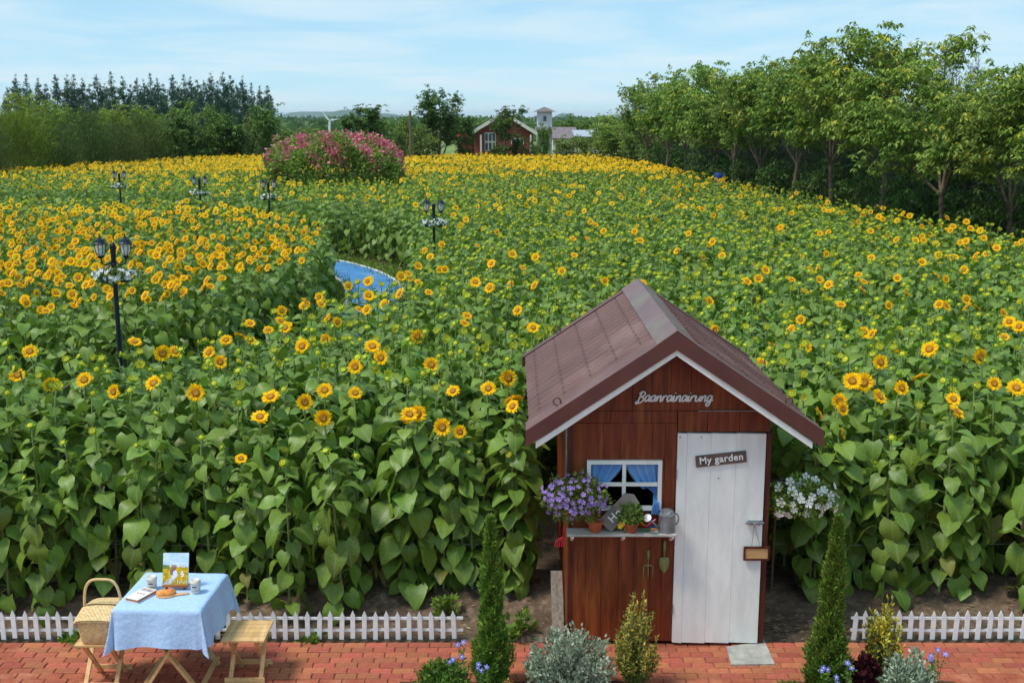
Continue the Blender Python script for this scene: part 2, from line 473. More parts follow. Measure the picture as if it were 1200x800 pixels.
def head_geo(kind, seed, low=False):
    """flower head facing +Z, centred on the origin: list of (verts, faces, material index, role)"""
    r = random.Random(seed); out = []
    if kind in ('open', 'half'):
        Rd = 0.038 if kind == 'open' else 0.028
        Rp = 0.090 if kind == 'open' else 0.046
        n = (20 if not low else 11) if kind == 'open' else (16 if not low else 9)
        vs, fs = [], []
        for ring in range(2 if not low else 1):
            for i in range(n):
                a = 2 * math.pi * (i + .5 * ring) / n + r.uniform(-.1, .1)
                rr = Rp * r.uniform(.86, 1.08) * (1 - .08 * ring)
                ww = (Rp * .17 if not low else Rp * .27); z1 = r.uniform(-.012, .018) + (0.02 if kind == 'half' else 0) + .006 * ring
                ca, sa = math.cos(a), math.sin(a)
                def P(rad, w, z): return (rad * ca - w * sa, rad * sa + w * ca, z)
                o = len(vs); ri = Rd * .85; rm = (ri + rr) * .52
                vs += [P(ri, 0, .004), P(rm, ww, z1 * .6 + .008), P(rr, 0, z1), P(rm, -ww, z1 * .6 + .008), P(rm, 0, z1 * .6)]
                fs += [(o, o + 4, o + 1), (o + 1, o + 4, o + 2), (o, o + 3, o + 4), (o + 4, o + 3, o + 2)] if not low else [(o, o + 1, o + 2, o + 3)]
        out.append((vs, fs, 2 if kind == 'open' else 5, 'petals'))
        vs, fs = [], []
        N = 14 if not low else 7
        prof = [(Rd, .002), (Rd * .95, .014), (Rd * .6, .019)] if not low else [(Rd, .006), (Rd * .6, .017)]
        for rr, z in prof:
            for i in range(N): vs.append((rr * math.cos(6.2832 * i / N), rr * math.sin(6.2832 * i / N), z))
        for j in range(len(prof) - 1):
            for i in range(N): fs.append((j * N + i, j * N + (i + 1) % N, (j + 1) * N + (i + 1) % N, (j + 1) * N + i))
        out.append((vs, fs, 3 if kind == 'open' else 5, 'disc'))
        c = len(vs); b0 = (len(prof) - 1) * N
        v2 = [vs[b0 + i] for i in range(N)] + [(0, 0, prof[-1][1] - .004)]
        out.append((v2, [(i, (i + 1) % N, N) for i in range(N)], 6 if kind == 'open' else 4, 'disc_centre'))
        # green back and sepals
        vs, fs = [(0, 0, -.035)], []
        N = 9
        for i in range(N): vs.append((Rd * 1.05 * math.cos(6.2832 * i / N), Rd * 1.05 * math.sin(6.2832 * i / N), -.002))
        fs = [(0, 1 + (i + 1) % N, 1 + i) for i in range(N)]
        for i in range(N):
            a = 6.2832 * (i + .5) / N; rr = Rd * (1.55 if kind == 'open' else 2.2); o = len(vs)
            vs.append((rr * math.cos(a), rr * math.sin(a), -.004)); fs.append((1 + i, 1 + (i + 1) % N, o))
        out.append((vs, fs, 4, 'sepals'))
    else:
        Rd = 0.030; vs, fs = [(0, 0, -.03)], []
        N = 8 if not low else 6
        for rr, z in ((Rd, -.005), (Rd * .8, .016)):
            for i in range(N): vs.append((rr * math.cos(6.2832 * i / N), rr * math.sin(6.2832 * i / N), z))
        for i in range(N):
            fs.append((0, 1 + (i + 1) % N, 1 + i)); fs.append((1 + i, 1 + (i + 1) % N, 1 + N + (i + 1) % N, 1 + N + i))
        for ring in range(2 if not low else 1):
            M_ = 9 if not low else 6
            for i in range(M_):
                a = 6.2832 * (i + .5 * ring) / M_ + r.uniform(-.15, .15); rr = Rd * r.uniform(1.7, 2.3) * (1 - .25 * ring); z = r.uniform(.0, .02) + .014 * ring
                w = .012; o = len(vs); ca, sa = math.cos(a), math.sin(a)
                vs += [(Rd * .85 * ca - w * sa, Rd * .85 * sa + w * ca, .004), (Rd * .85 * ca + w * sa, Rd * .85 * sa - w * ca, .004), (rr * ca, rr * sa, z)]
                fs.append((o, o + 1, o + 2))
        out.append((vs, fs, 4, 'bud'))
        vs = [(0, 0, .024)] + [(Rd * .85 * math.cos(6.2832 * i / N), Rd * .85 * math.sin(6.2832 * i / N), .015) for i in range(N)]
        out.append((vs, [(0, 1 + i, 1 + (i + 1) % N) for i in range(N)], 5, 'bud_centre'))
    return out

def plant_layout(seed, H=1.75, n=38):
    """leaf placements, stem line and head seat of one sunflower plant"""
    r = random.Random(seed)
    bend = Vector((r.uniform(-.05, .05), r.uniform(-.09, .01), 0))
    stem = [Vector((0, 0, 0))] + [Vector((bend.x * t * t + r.uniform(-.012, .012), bend.y * t * t + r.uniform(-.012, .012), H * t)) for t in (.25, .5, .75, .93, 1.0)]
    def at(t):
        x = t * 1.0
        T = [0, .25, .5, .75, .93, 1.0]
        for i in range(5):
            if x <= T[i + 1]: return stem[i].lerp(stem[i + 1], (x - T[i]) / (T[i + 1] - T[i]))
        return stem[-1].copy()
    leaves, pet = [], []
    ang = r.uniform(0, 6.28)
    for i in range(n):
        t = .04 + .91 * (i / (n - 1)) ** .95 + r.uniform(-.012, .012)
        ang += 2.4 + r.uniform(-.35, .35)
        if t < .5: size = .24 + .065 * (t / .5)
        else: size = .305 - .18 * ((t - .5) / .5) ** 1.5
        size *= r.uniform(.6, .97)
        pl = size * (.62 if t < .8 else .35) * r.uniform(.8, 1.2)
        up = .55 if t < .7 else .75
        a0 = at(t); d = Vector((math.cos(ang), math.sin(ang), 0))
        e = a0 + d * pl + Vector((0, 0, pl * up * r.uniform(.35, 1.0)))
        mid = a0.lerp(e, .5) + Vector((0, 0, pl * .12))
        pet.append((a0, mid, e, .0055 * (.6 + size * 1.5)))
        # blade: lower leaves hang, upper ones lie flatter
        pitch = -(.85 if t < .45 else .75 - 1.1 * (t - .45)) + r.gauss(0, .32)
        roll = r.gauss(0, .38)
        M = Matrix.Translation(e) @ Matrix.Rotation(ang - math.pi / 2 + r.uniform(-.25, .25), 4, 'Z') @ Matrix.Rotation(pitch, 4, 'X') @ Matrix.Rotation(roll, 4, 'Y') @ Matrix.Diagonal((size, size, size, 1))
        leaves.append((r.randrange(14), M))
    return dict(stem=stem, pet=pet, leaves=leaves, top=stem[-1], H=H)

def head_matrix(top, r, yaw=0.0):
    """seat of the head: nods toward the camera side of the field (-Y) and a little upward"""
    tilt = R(r.uniform(30, 84)); az = yaw + r.gauss(0, .5) + (2.6 if r.random() < .06 else 0)
    d = Vector((math.sin(az) * math.sin(tilt), -math.cos(az) * math.sin(tilt), math.cos(tilt)))
    q = d.to_track_quat('Z', 'Y').to_matrix().to_4x4()
    return Matrix.Translation(top + d * .045 + Vector((0, 0, .012))) @ q @ Matrix.Rotation(r.uniform(0, 6.28), 4, 'Z')

def stem_mb(lay, low=False):
    m = MB(); S = lay['stem']
    m.tube(S, [.017, .016, .014, .011, .009, .008], 6 if not low else 4, cap=False)
    for a, b, c, w in lay['pet']:
        if low: m.tube([a, c], w, 3, cap=False)
        else: m.tube([a, b, c], [w * 1.1, w, w * .8], 4, cap=False)
    return m

def in_field(x, y):
    if y < 10.16 or y > 88: return False
    if x > 12.6 - (y - 27.7) * .096 and y > 20: return False
    if x < -29 + max(0, y - 60) * .26: return False
    if abs(x) > .475 * y + 2.2: return False
    if .12 < x < 2.62 and y < 12.9: return False            # the shed stands here
    if path_gap(x, y) < 0: return False
    if (x + 8.4) ** 2 / 13 + (y - 55.2) ** 2 / 9 < 1: return False   # the flowering arbour
    return True

def bloom_mix(x, y):
    """shares of open flowers, half open ones, buds"""
    n = vnoise(x * .35 + 9, y * .3 + 4)
    if y > 61: return (.93, .06, .01)
    left = x < -3.0 - max(0, (y - 25)) * .25
    if left and 15.5 < y < 37:
        k = .66 + .5 * (n - .3) if y < 28 else .40 + .9 * (n - .35)
        k = min(max(k, .25), .95)
        return (k, (1 - k) * .7, (1 - k) * .3)
    if y < 13: return (.10, .22, .68)
    if y < 18: return (.14, .36, .50)
    if x > 0: k = .07 + .28 * max(0, n - .48) + max(0, (y - 50) * .012) + (.10 if y > 24 and x > 12.6 - (y - 27.7) * .096 - 3.5 else 0)
    else: k = .10 + .3 * max(0, n - .42) + max(0, (y - 46) * .012)
    k = min(k, .8)
    return (k, (1 - k) * .50, (1 - k) * .50)

rp = random.Random(21)
pts = []
y = 10.28
while y < 88:
    step = .38 if y < 40 else .43
    x = -.475 * y - 2.2 + rp.uniform(0, step)
    while x < .475 * y + 2.2:
        px, py = x + rp.uniform(-.13, .13), y + rp.uniform(-.13, .13)
        if in_field(px, py): pts.append((px, py))
        x += step
    y += step
# flowers that the photograph shows large, as pixels of their heads in the near block
MARKS = [(20, 440, 'open'), (90, 448, 'open'), (132, 456, 'open'), (178, 449, 'open'), (226, 459, 'open'), (108, 506, 'half'), (76, 519, 'bud'), (248, 412, 'open'), (263, 400, 'open'), (312, 468, 'open'),
         (352, 469, 'open'), (386, 488, 'open'), (418, 462, 'open'), (446, 419, 'open'), (499, 428, 'open'), (334, 532, 'half'), (376, 457, 'open'), (470, 485, 'open'), (468, 495, 'open'), (486, 484, 'open'),
         (517, 498, 'open'), (540, 504, 'open'), (531, 458, 'open'), (569, 456, 'open'), (596, 443, 'open'), (604, 472, 'open'), (606, 478, 'open'), (626, 385, 'open'), (552, 530, 'bud'), (602, 532, 'half'), (417, 532, 'bud'),
         (1185, 456, 'open'), (1120, 470, 'open'), (1119, 484, 'open'), (988, 507, 'open'), (980, 468, 'open'), (989, 478, 'open'), (967, 486, 'open'), (1027, 465, 'open'), (1052, 453, 'open'), (1083, 446, 'open'), (941, 462, 'half'),
         (930, 463, 'half'), (960, 510, 'half'), (1078, 474, 'half'), (1112, 458, 'half'), (1147, 540, 'bud'), (236, 512, 'bud'), (176, 487, 'bud')]
forced = {}
for u, v, k in MARKS:
    hz = 1.98
    p = W(u, v, z=hz)
    if p.y < 10.46: p = W(u, v, Y=10.48)
    best = min(range(len(pts)), key=lambda i: (pts[i][0] - p.x) ** 2 + (pts[i][1] - p.y) ** 2 + (100 if i in forced else 0))
    pts[best] = (p.x, p.y + .06); forced[best] = (k, p.z)

order = sorted(range(len(pts)), key=lambda i: pts[i][1] + abs(pts[i][0]) * .02)
inview = [i for i in order if abs(pts[i][0]) < .45 * pts[i][1] + .25]
near = inview[:300]
near_set = set(near)

# --- the three hundred plants that show largest, each with its stem, leaves and head
LAY = [plant_layout(500 + k) for k in range(12)]
NSTEM = []
for lay in LAY: NSTEM.append(stem_mb(lay).mesh('sunflower_stem', STEM, True))
def role_mesh(part, mi, name):
    me = bpy.data.meshes.new(name); me.from_pydata(part[0], [], part[1]); me.materials.append(MATLIST[mi]); return me
HEADS = {}
for kind in ('open', 'half', 'bud'):
    HEADS[kind] = []
    for k in range(3):
        HEADS[kind].append([(role, role_mesh((vs_, fs_), mi, 'sunflower_' + role)) for vs_, fs_, mi, role in head_geo(kind, 40 + k)])
ZONES = [(60, 'at the left edge'), (125, 'behind the wicker basket'), (190, 'behind the picnic table'), (255, 'behind the paper cups'), (325, 'behind the bare stool'), (400, 'just right of the bare stool'),
         (475, 'above the long picket fence'), (540, 'at the long picket fence end'), (620, 'behind the left conifer'), (680, 'beside the shed\'s left wall'), (890, 'behind the shed'),
         (985, 'behind the white petunias'), (1040, 'just right of the right conifer'), (1100, 'above the short picket fence'), (1150, 'near the right edge'), (9999, 'at the right edge')]
DESC = {'open': 'open yellow sunflower', 'half': 'half open sunflower', 'bud': 'green budded sunflower'}
NEAR_ROOTS = []
ORD = ['first', 'second', 'third', 'fourth', 'fifth', 'sixth', 'seventh', 'eighth', 'ninth', 'tenth', 'eleventh', 'twelfth', 'thirteenth', 'fourteenth', 'fifteenth']
def pick_kind(x, y, r):
    a, b, c = bloom_mix(x, y); t = r.random()
    return 'open' if t < a else 'half' if t < a + b else 'bud'
rn = random.Random(5)
OLD = leaf_mat('yellowing_leaf', srgb(150, 146, 60), srgb(128, 118, 52), objvar=.15)
LEAF_OLD = []
for me_ in LEAF_MESH:
    c_ = me_.copy(); c_.materials[0] = OLD; LEAF_OLD.append(c_)
for i in near:
    x, y = pts[i]
    kind, hz = forced.get(i, (None, None))
    if kind is None: kind = pick_kind(x, y, rn)
    li = rn.randrange(12); lay = LAY[li]
    gz = ground_z(x, y)
    sc = rn.uniform(1.0, 1.13) if hz is None else max(.7, (hz - gz - .03) / lay['H'])
    if hz is None and y < 10.8: sc *= rn.uniform(.72, .95)
    row = min(int((y - 10.1) / .38), 14)
    u = 600 + x * 1340 / (y * .99 + .6)
    side = [z for lim, z in ZONES if u < lim][0]
    lab = f'{DESC[kind]}, {ORD[row]} row back, {side}'
    root = bpy.data.objects.new('sunflower', None); COL.objects.link(root); root.empty_display_size = .1
    root.location = (x, y, gz - .01); rz = rn.uniform(0, 6.28); root.rotation_euler = (0, 0, rz); root.scale = (sc, sc, sc)
    tag(root, lab, 'sunflower', 'sunflowers in the front rows of the field'); NEAR_ROOTS.append(root)
    st = put('stem', NSTEM[li], root)
    for vi, M in lay['leaves']:
        if y > 11.9 and M.translation.z < .8: continue       # hidden inside the stand
        o = put('leaf', LEAF_OLD[vi] if M.translation.z < .8 and rn.random() < .07 else LEAF_MESH[vi], root, M)
    hs = {'open': rn.uniform(.78, 1.15), 'half': rn.uniform(.85, 1.1), 'bud': rn.uniform(.8, 1.15)}[kind]
    M = head_matrix(lay['top'], rn, -rz) @ Matrix.Diagonal((hs, hs, hs, 1))
    parts = rn.choice(HEADS[kind])
    nm = 'flower_head' if kind != 'bud' else 'bud'
    core = [p for p in parts if p[0] in ('disc', 'bud')][0]
    hd = put(nm, core[1], root, M)
    for role, me in parts:
        if role != core[0]: put(role, me, hd)

same = {}
for o in NEAR_ROOTS: same.setdefault(o['label'], []).append(o)
for lab, os_ in same.items():
    os_.sort(key=lambda o: o.location.x / o.location.y)
    n_ = len(os_)
    if n_ > 1:
        for k, o in enumerate(os_):
            o['label'] = lab + ', ' + ('left one of two' if n_ == 2 and k == 0 else 'right one of two' if n_ == 2 else f'{ORD[k]} from left')
# --- the rest of the field: one mass, instanced over scattered points
def merged_plant(seed, kind, low, n):
    lay = plant_layout(seed, n=n); V, Fc, Mi, UV = [], [], [], []
    sm = stem_mb(lay, True); Fc += sm.f; V += sm.v; Mi += [1] * len(sm.f); UV += [(.25, .25)] * len(sm.v)
    r = random.Random(seed)
    for k, (vi, M) in enumerate(lay['leaves']):
        vs_, fs_, uv_ = leaf_geo(1.0, r.uniform(.84, 1.0), r.uniform(.12, .4), r.uniform(.1, .3), .05, vi, 3 if low else 6)
        o = len(V); V += [tuple(M @ Vector(p)) for p in vs_]; Fc += [tuple(i + o for i in f) for f in fs_]; Mi += [0] * len(fs_); UV += uv_
    hs = r.uniform(.8, 1.15)
    M = head_matrix(lay['top'], r) @ Matrix.Diagonal((hs, hs, hs, 1))
    for vs_, fs_, mi, role in head_geo(kind, seed, low):
        o = len(V); V += [tuple(M @ Vector(p)) for p in vs_]; Fc += [tuple(i + o for i in f) for f in fs_]; Mi += [mi] * len(fs_); UV += [(.25, .25)] * len(vs_)
    me = bpy.data.meshes.new('sunflower_mass'); me.from_pydata(V, [], Fc)
    for m in MATLIST: me.materials.append(m)
    me.polygons.foreach_set('material_index', Mi)
    l = me.uv_layers.new(name='UVMap')
    vi = np.zeros(len(me.loops), dtype=np.int32); me.loops.foreach_get('vertex_index', vi)
    l.data.foreach_set('uv', np.array(UV, dtype=np.float32)[vi].ravel())
    me.polygons.foreach_set('use_smooth', [m == 0 for m in Mi])
    return me
KINDS_ = ('open', 'half', 'bud')
def scatter(name, idx, low, nvar, label):
    protos = bpy.data.collections.new(name + '_kinds')
    for ki, kind in enumerate(KINDS_):
        for k in range(nvar):
            me = merged_plant(900 + ki * 50 + k + (300 if low else 0), kind, low, 25 if not low else 17)
            protos.objects.link(bpy.data.objects.new(f'{name}_{ki * nvar + k:02d}', me))
    r = random.Random(77)
    me = bpy.data.meshes.new(name)
    P = []; vi = []; rot = []; sc = []
    for i in idx:
        x, y = pts[i]; kind = pick_kind(x, y, r)
        if i in forced: kind = forced[i][0]
        P.append((x, y, ground_z(x, y) - .01 if y < 16 else 0.0)); vi.append(KINDS_.index(kind) * nvar + r.randrange(nvar))
        rot += [r.uniform(-.06, .06), r.uniform(-.06, .06), r.gauss(0, .55)]
        s = r.uniform(.98, 1.11) + .08 * (vnoise(x * .5, y * .5) - .5); sc.append(s)
    me.from_pydata(P, [], [])
    a = me.attributes.new('kind_index', 'INT', 'POINT'); a.data.foreach_set('value', vi)
    a = me.attributes.new('turn', 'FLOAT_VECTOR', 'POINT'); a.data.foreach_set('vector', rot)
    a = me.attributes.new('size', 'FLOAT', 'POINT'); a.data.foreach_set('value', sc)
    o = bpy.data.objects.new(name, me); COL.objects.link(o)
    ng = bpy.data.node_groups.new(name, 'GeometryNodeTree')
    ng.interface.new_socket('Geometry', in_out='INPUT', socket_type='NodeSocketGeometry')
    ng.interface.new_socket('Geometry', in_out='OUTPUT', socket_type='NodeSocketGeometry')
    gi, go = ng.nodes.new('NodeGroupInput'), ng.nodes.new('NodeGroupOutput')
    ci = ng.nodes.new('GeometryNodeCollectionInfo'); ci.inputs['Collection'].default_value = protos
    ci.inputs['Separate Children'].default_value = True; ci.inputs['Reset Children'].default_value = True
    ip = ng.nodes.new('GeometryNodeInstanceOnPoints'); ip.inputs['Pick Instance'].default_value = True
    def na(n, t):
        q = ng.nodes.new('GeometryNodeInputNamedAttribute'); q.data_type = t; q.inputs['Name'].default_value = n
        return [s for s in q.outputs if s.enabled and s.name == 'Attribute'][0]
    ng.links.new(gi.outputs[0], ip.inputs['Points']); ng.links.new(ci.outputs[0], ip.inputs['Instance'])
    ng.links.new(na('kind_index', 'INT'), ip.inputs['Instance Index'])
    e2r = ng.nodes.new('FunctionNodeEulerToRotation'); ng.links.new(na('turn', 'FLOAT_VECTOR'), e2r.inputs[0]); ng.links.new(e2r.outputs[0], ip.inputs['Rotation'])
    ng.links.new(na('size', 'FLOAT'), ip.inputs['Scale']); ng.links.new(ip.outputs[0], go.inputs[0])
    md = o.modifiers.new('scatter', 'NODES'); md.node_group = ng
    return tag(o, label, 'sunflowers', kind='stuff')
rest = [i for i in range(len(pts)) if i not in near_set]
scatter('sunflower_field', [i for i in rest if pts[i][1] < 34], False, 8, 'sunflower crop filling the middle of the field behind the front rows')
scatter('sunflower_field', [i for i in rest if pts[i][1] >= 34], True, 8, 'distant sunflower crop yellow with open flowers below the houses')

# ------------------------------------------------------------------ brick paving
def add_paving():
    bm_ = mat('paving_brick', srgb(178, 102, 74), 0.85, srgb(154, 78, 56), 7.0, bump=0.5, bscale=70, objvar=0.2, huevar=0.012, col3=srgb(196, 128, 100), scale3=5.0)
    sand = mat('joint_sand', srgb(136, 92, 72), 1.0, srgb(112, 76, 60), 20.0, bump=0.5)
    m = MB(); m.box((0, 4.75, -.04), (40, 9.96, .05)); base = m.build('brick_paving', sand); tag(base, kind='structure')
    LX, LY = .195, .098
    r = random.Random(9); meshes = []
    for k in range(5):
        b = MB(); e = .006
        hx, hy, hz = LX / 2 - .003, LY / 2 - .003, .03
        j = lambda: r.uniform(-.0018, .0018)
        V = [(-hx + j(), -hy + j(), -hz), (hx + j(), -hy + j(), -hz), (hx + j(), hy + j(), -hz), (-hx + j(), hy + j(), -hz)]
        V += [(x, y, hz - e) for x, y, _ in V] + [(x * (1 - e / hx), y * (1 - e / hy), hz + j()) for x, y, _ in V]
        b.add(V, [(0, 1, 5, 4), (1, 2, 6, 5), (2, 3, 7, 6), (3, 0, 4, 7), (4, 5, 9, 8), (5, 6, 10, 9), (6, 7, 11, 10), (7, 4, 8, 11), (8, 9, 10, 11)])
        meshes.append(b.mesh('paving_brick', bm_))
    cells = []
    row = 0; y = 9.72 - LY / 2
    while y > 5.0:
        x = -6.5 + (LX / 2 if row % 2 else 0) + r.uniform(-.02, .02)
        while x < 6.5:
            cells.append((x, y)); x += LX
        y -= LY; row += 1
    vis = lambda c: abs(c[0]) < .437 * 9.98 + .05 and c[1] > 9.02 and not (.42 < c[0] < 2.0 and c[1] > 9.66)
    shown = sorted([c for c in cells if vis(c)], key=lambda c: (round((9.75 - c[1]) / LY) , abs(c[0])))
    shown = sorted(shown, key=lambda c: abs(c[1] - 9.40) * 4 + abs(c[0]) * .15)[:300]
    ss = set(shown)
    rest_ = MB()
    for c in cells:
        rz = r.uniform(-.012, .012); dz = r.uniform(-.004, .003)
        if c in ss:
            put('brick', r.choice(meshes), base, Matrix.Translation((c[0], c[1], -.0325 + dz + .0)) @ Matrix.Rotation(rz, 4, 'Z') @ Matrix.Rotation(r.uniform(-.006, .006), 4, 'X'))
        else:
            k = r.choice(meshes); M = Matrix.Translation((c[0], c[1], -.0325 + dz)) @ Matrix.Rotation(rz, 4, 'Z')
            rest_.add([M @ v_.co for v_ in k.vertices], [tuple(p.vertices) for p in k.polygons])
    bm2 = mat('paving_brick_mass', srgb(174, 98, 70), 0.85, srgb(150, 74, 52), 7.0, bump=0.5, bscale=70, col3=srgb(190, 122, 92), scale3=3.0)
    o = rest_.build('brick_rows', bm2, base, fix=False); o['kind'] = 'stuff'
add_paving()

# ------------------------------------------------------------------ the garden shed
WOOD = mat('shed_wood', srgb(134, 62, 26), 0.5, srgb(84, 30, 12), 2.2, stretch=(9, 9, .9), bump=0.25, bscale=14, detail=9, objvar=0.07, huevar=0.005, lo=.3, hi=.72, col3=srgb(146, 78, 36), scale3=1.6)
WOODT = mat('shed_trim_wood', srgb(96, 40, 22), 0.55, srgb(62, 22, 12), 3.0, stretch=(9, 9, 1), bump=0.2)
WHITE = mat('white_paint', srgb(243, 241, 236), 0.55, srgb(229, 228, 224), 3.0, bump=0.12, bscale=30, objvar=0.03, stretch=(4, 4, 1))
ROOFM = mat('roof_sheet', srgb(106, 68, 62), 0.5, srgb(90, 56, 50), 2.0, bump=0.06, objvar=0.05, spec=0.5, col3=srgb(124, 92, 86), scale3=1.3)
ROOFD = mat('roof_flashing', srgb(96, 54, 46), 0.5, srgb(84, 46, 40), 3.0, bump=0.04, spec=0.5)
CAPM = mat('roof_ridge_cap', srgb(116, 82, 80), 0.42, srgb(102, 72, 70), 3.0, bump=0.05, spec=0.5, col3=srgb(112, 104, 86), scale3=2.0)
DARK = mat('shed_interior', srgb(40, 26, 20), 0.9)
GALV = mat('galvanised_steel', srgb(150, 154, 158), 0.42, srgb(120, 125, 130), 14.0, metal=0.6, bump=0.05)
FY, BY = 9.68, 12.2                        # front and rear wall planes
XL, XR, XC = .50, 2.26, 1.38
EAVE_Z, RIDGE_Z, HALF_W = 2.10, 2.93, 1.24
RF, RB = 9.38, 12.5                        # verges of the roof
shed = thing('garden_shed', (XC, FY, 0), 'small brown timber garden shed with maroon metal roof and white door', 'shed')
def roofz(x, drop=0.0): return RIDGE_Z - abs(x - XC) * (RIDGE_Z - EAVE_Z) / HALF_W - drop
def add_shed():
    r = random.Random(4)
    dX0, dX1, dZ = 1.45, 2.225, 1.985
    wx0, wx1 = W(687.5, 567, Y=FY).x, W(775, 567, Y=FY).x
    wz0, wz1 = W(730, 596.5, Y=FY).z, W(730, 538.4, Y=FY).z
    T = .035
    wall = MB()
    # framing behind the boards
    wall.box((XL + .03, FY + .07, 1.0), (.05, .06, 2.0)); wall.box((XR - .03, FY + .07, 1.0), (.05, .06, 2.0)); wall.box((XC, FY + .07, 2.2), (1.5, .05, .06))
    wall.build('wall_frame', DARK, shed)
    def plank(x0, x1, z0, z1, y=FY, gable=False, mt=WOOD, nm='plank'):
        m = MB(); g = .0012
        x0 += g; x1 -= g
        if gable:
            zt0, zt1 = roofz(x0, .10), roofz(x1, .10)
            poly = [(x0, z0), (x1, z0), (x1, zt1)] + ([(XC, roofz(XC, .10))] if x0 < XC < x1 else []) + [(x0, zt0)]
        else: poly = [(x0, z0), (x1, z0), (x1, z1), (x0, z1)]
        m.prism(poly, 'y', y + r.uniform(-.003, .003), y + T)
        return m.build(nm, mt, shed, bevel=.0015)
    edges = [XL, .66, .80, .955, 1.09, 1.235, 1.345, dX0 - .004]
    for a, b in zip(edges[:-1], edges[1:]):
        lo, hi = max(a, wx0), min(b, wx1)
        if hi - lo > .02:                  # boards cut by the window opening
            plank(a, b, .03, wz0 + .015)
            plank(a, b, wz1 - .015, 2.07)
            if a < wx0 - .02: plank(a, wx0 + .015, wz0 + .018, wz1 - .018)
            if b > wx1 + .02: plank(wx1 - .015, b, wz0 + .018, wz1 - .018)
        else: plank(a, b, .03, 2.07)
    ge = [XL, .68, .86, 1.05, 1.22, 1.38, 1.56, 1.74, 1.92, 2.10, XR]
    for a, b in zip(ge[:-1], ge[1:]): plank(a, b, 2.185, None, y=FY + .004, gable=True)
    # upper boards: left ones run on to the gable, a lintel board over the door
    for a, b in zip(ge[:5], ge[1:5] + [dX0 - .004]): plank(a, b, 2.073, 2.182)
    for a, b in ((dX0, 1.71), (1.713, 1.99), (1.993, XR)): plank(a, b, dZ + .012, 2.182, y=FY - .006)
    plank(dX1 + .008, XR + .02, .0, dZ + .01, y=FY - .012, mt=WOODT, nm='door_post')
    m = MB(); m.box((XL + .02, FY + .02, 1.05), (.035, .06, 2.0)); m.build('corner_post', WOODT, shed)
    m = MB(); m.box((1.9, FY - .012, 2.186), (.55, .006, .008)); m.build('nail_strip', GALV, shed)
    # side and rear walls, one board after the other
    for sx in (XL, XR):
        y = FY + .09
        while y < BY:
            m = MB(); yy = min(y + .16, BY); x = sx + (.0 if sx == XL else -.03)
            m.box((x + .015, (y + yy) / 2, 1.03), (.03 + r.uniform(-.003, .003), yy - y - .004, 2.06)); m.build('plank', WOOD, shed, bevel=.003); y += .16
    x = XL + .034
    while x < XR - .05:
        m = MB(); xx = min(x + .18, XR - .034); m.prism([(x, .0), (xx, .0), (xx, roofz(xx, .1)), (x, roofz(x, .1))], 'y', BY, BY + .03); m.build('plank', WOOD, shed); x += .183
    m = MB(); m.box((XC, (FY + BY) / 2 + .05, .02), (XR - XL - .08, BY - FY - .12, .04)); m.build('floor_board', DARK, shed)
    # door: four white boards and two hinges
    door = MB(); door.box(((dX0 + dX1) / 2, FY + .03, dZ / 2 + .01), (dX1 - dX0 - .04, .015, dZ - .06))
    door = door.build('door', WHITE, shed)
    de = [dX0, 1.535, 1.745, 1.965, dX1]
    for a, b in zip(de[:-1], de[1:]):
        m = MB(); m.prism([(a + .0007, .028), (b - .0007, .02), (b - .0007, dZ - .003), (a + .0007, dZ + .002)], 'y', FY - .028 + r.uniform(-.0008, .0008), FY + .016)
        m.build('plank', WHITE, door, bevel=.0008)
    for z in (.35, 1.0, 1.62):
        m = MB(); m.tube([(dX0 - .004, FY - .034, z - .045), (dX0 - .004, FY - .034, z + .045)], .006, 6); m.build('hinge', GALV, door)
    for (u, v) in ((797, 512), (822, 512), (842, 560)):
        p = W(u, v, Y=FY - .032); m = MB(); m.lathe(p, [(.006, 0), (.004, .003)], 8, M=Matrix.Rotation(R(90), 3, 'X')); m.build('screw', DARK, door)
    # sliding bolt
    p = W(885, 612, Y=FY - .04)
    m = MB(); m.tube([(p.x - .085, p.y - .012, p.z), (p.x + .075, p.y - .012, p.z)], .011, 8); m.box((p.x, p.y + .006, p.z), (.13, .012, .035)); m.box((p.x - .04, p.y - .012, p.z), (.016, .03, .03)); m.box((p.x + .03, p.y - .012, p.z), (.016, .03, .03))
    m.tube([(p.x - .01, p.y - .012, p.z), (p.x - .01, p.y - .04, p.z - .012)], .006, 6)
    m.build('bolt', GALV, door)
    # window: frame, cross bars, curtains
    win = MB(); f = .034
    win.box(((wx0 + wx1) / 2, FY - .012, wz1 - f / 2), (wx1 - wx0, .04, f)); win.box(((wx0 + wx1) / 2, FY - .012, wz0 + f / 2), (wx1 - wx0, .04, f))
    win.box((wx0 + f / 2, FY - .012, (wz0 + wz1) / 2), (f, .04, wz1 - wz0 - 2 * f)); win.box((wx1 - f / 2, FY - .012, (wz0 + wz1) / 2), (f, .04, wz1 - wz0 - 2 * f))
    win = win.build('window', WHITE, shed)
    mx_, mz_ = W(731, 566, Y=FY).x, W(731, 566.5, Y=FY).z
    m = MB(); m.box((mx_, FY - .008, (wz0 + wz1) / 2), (.032, .03, wz1 - wz0 - 2 * f)); m.build('mullion', WHITE, win)
    m = MB(); m.box((mx_, FY - .011, mz_), (wx1 - wx0 - 2 * f, .03, .03)); m.build('transom', WHITE, win)
    CUR = mat('blue_curtain', srgb(140, 192, 244), 0.85, srgb(110, 165, 232), 5.0, trans=0.25)
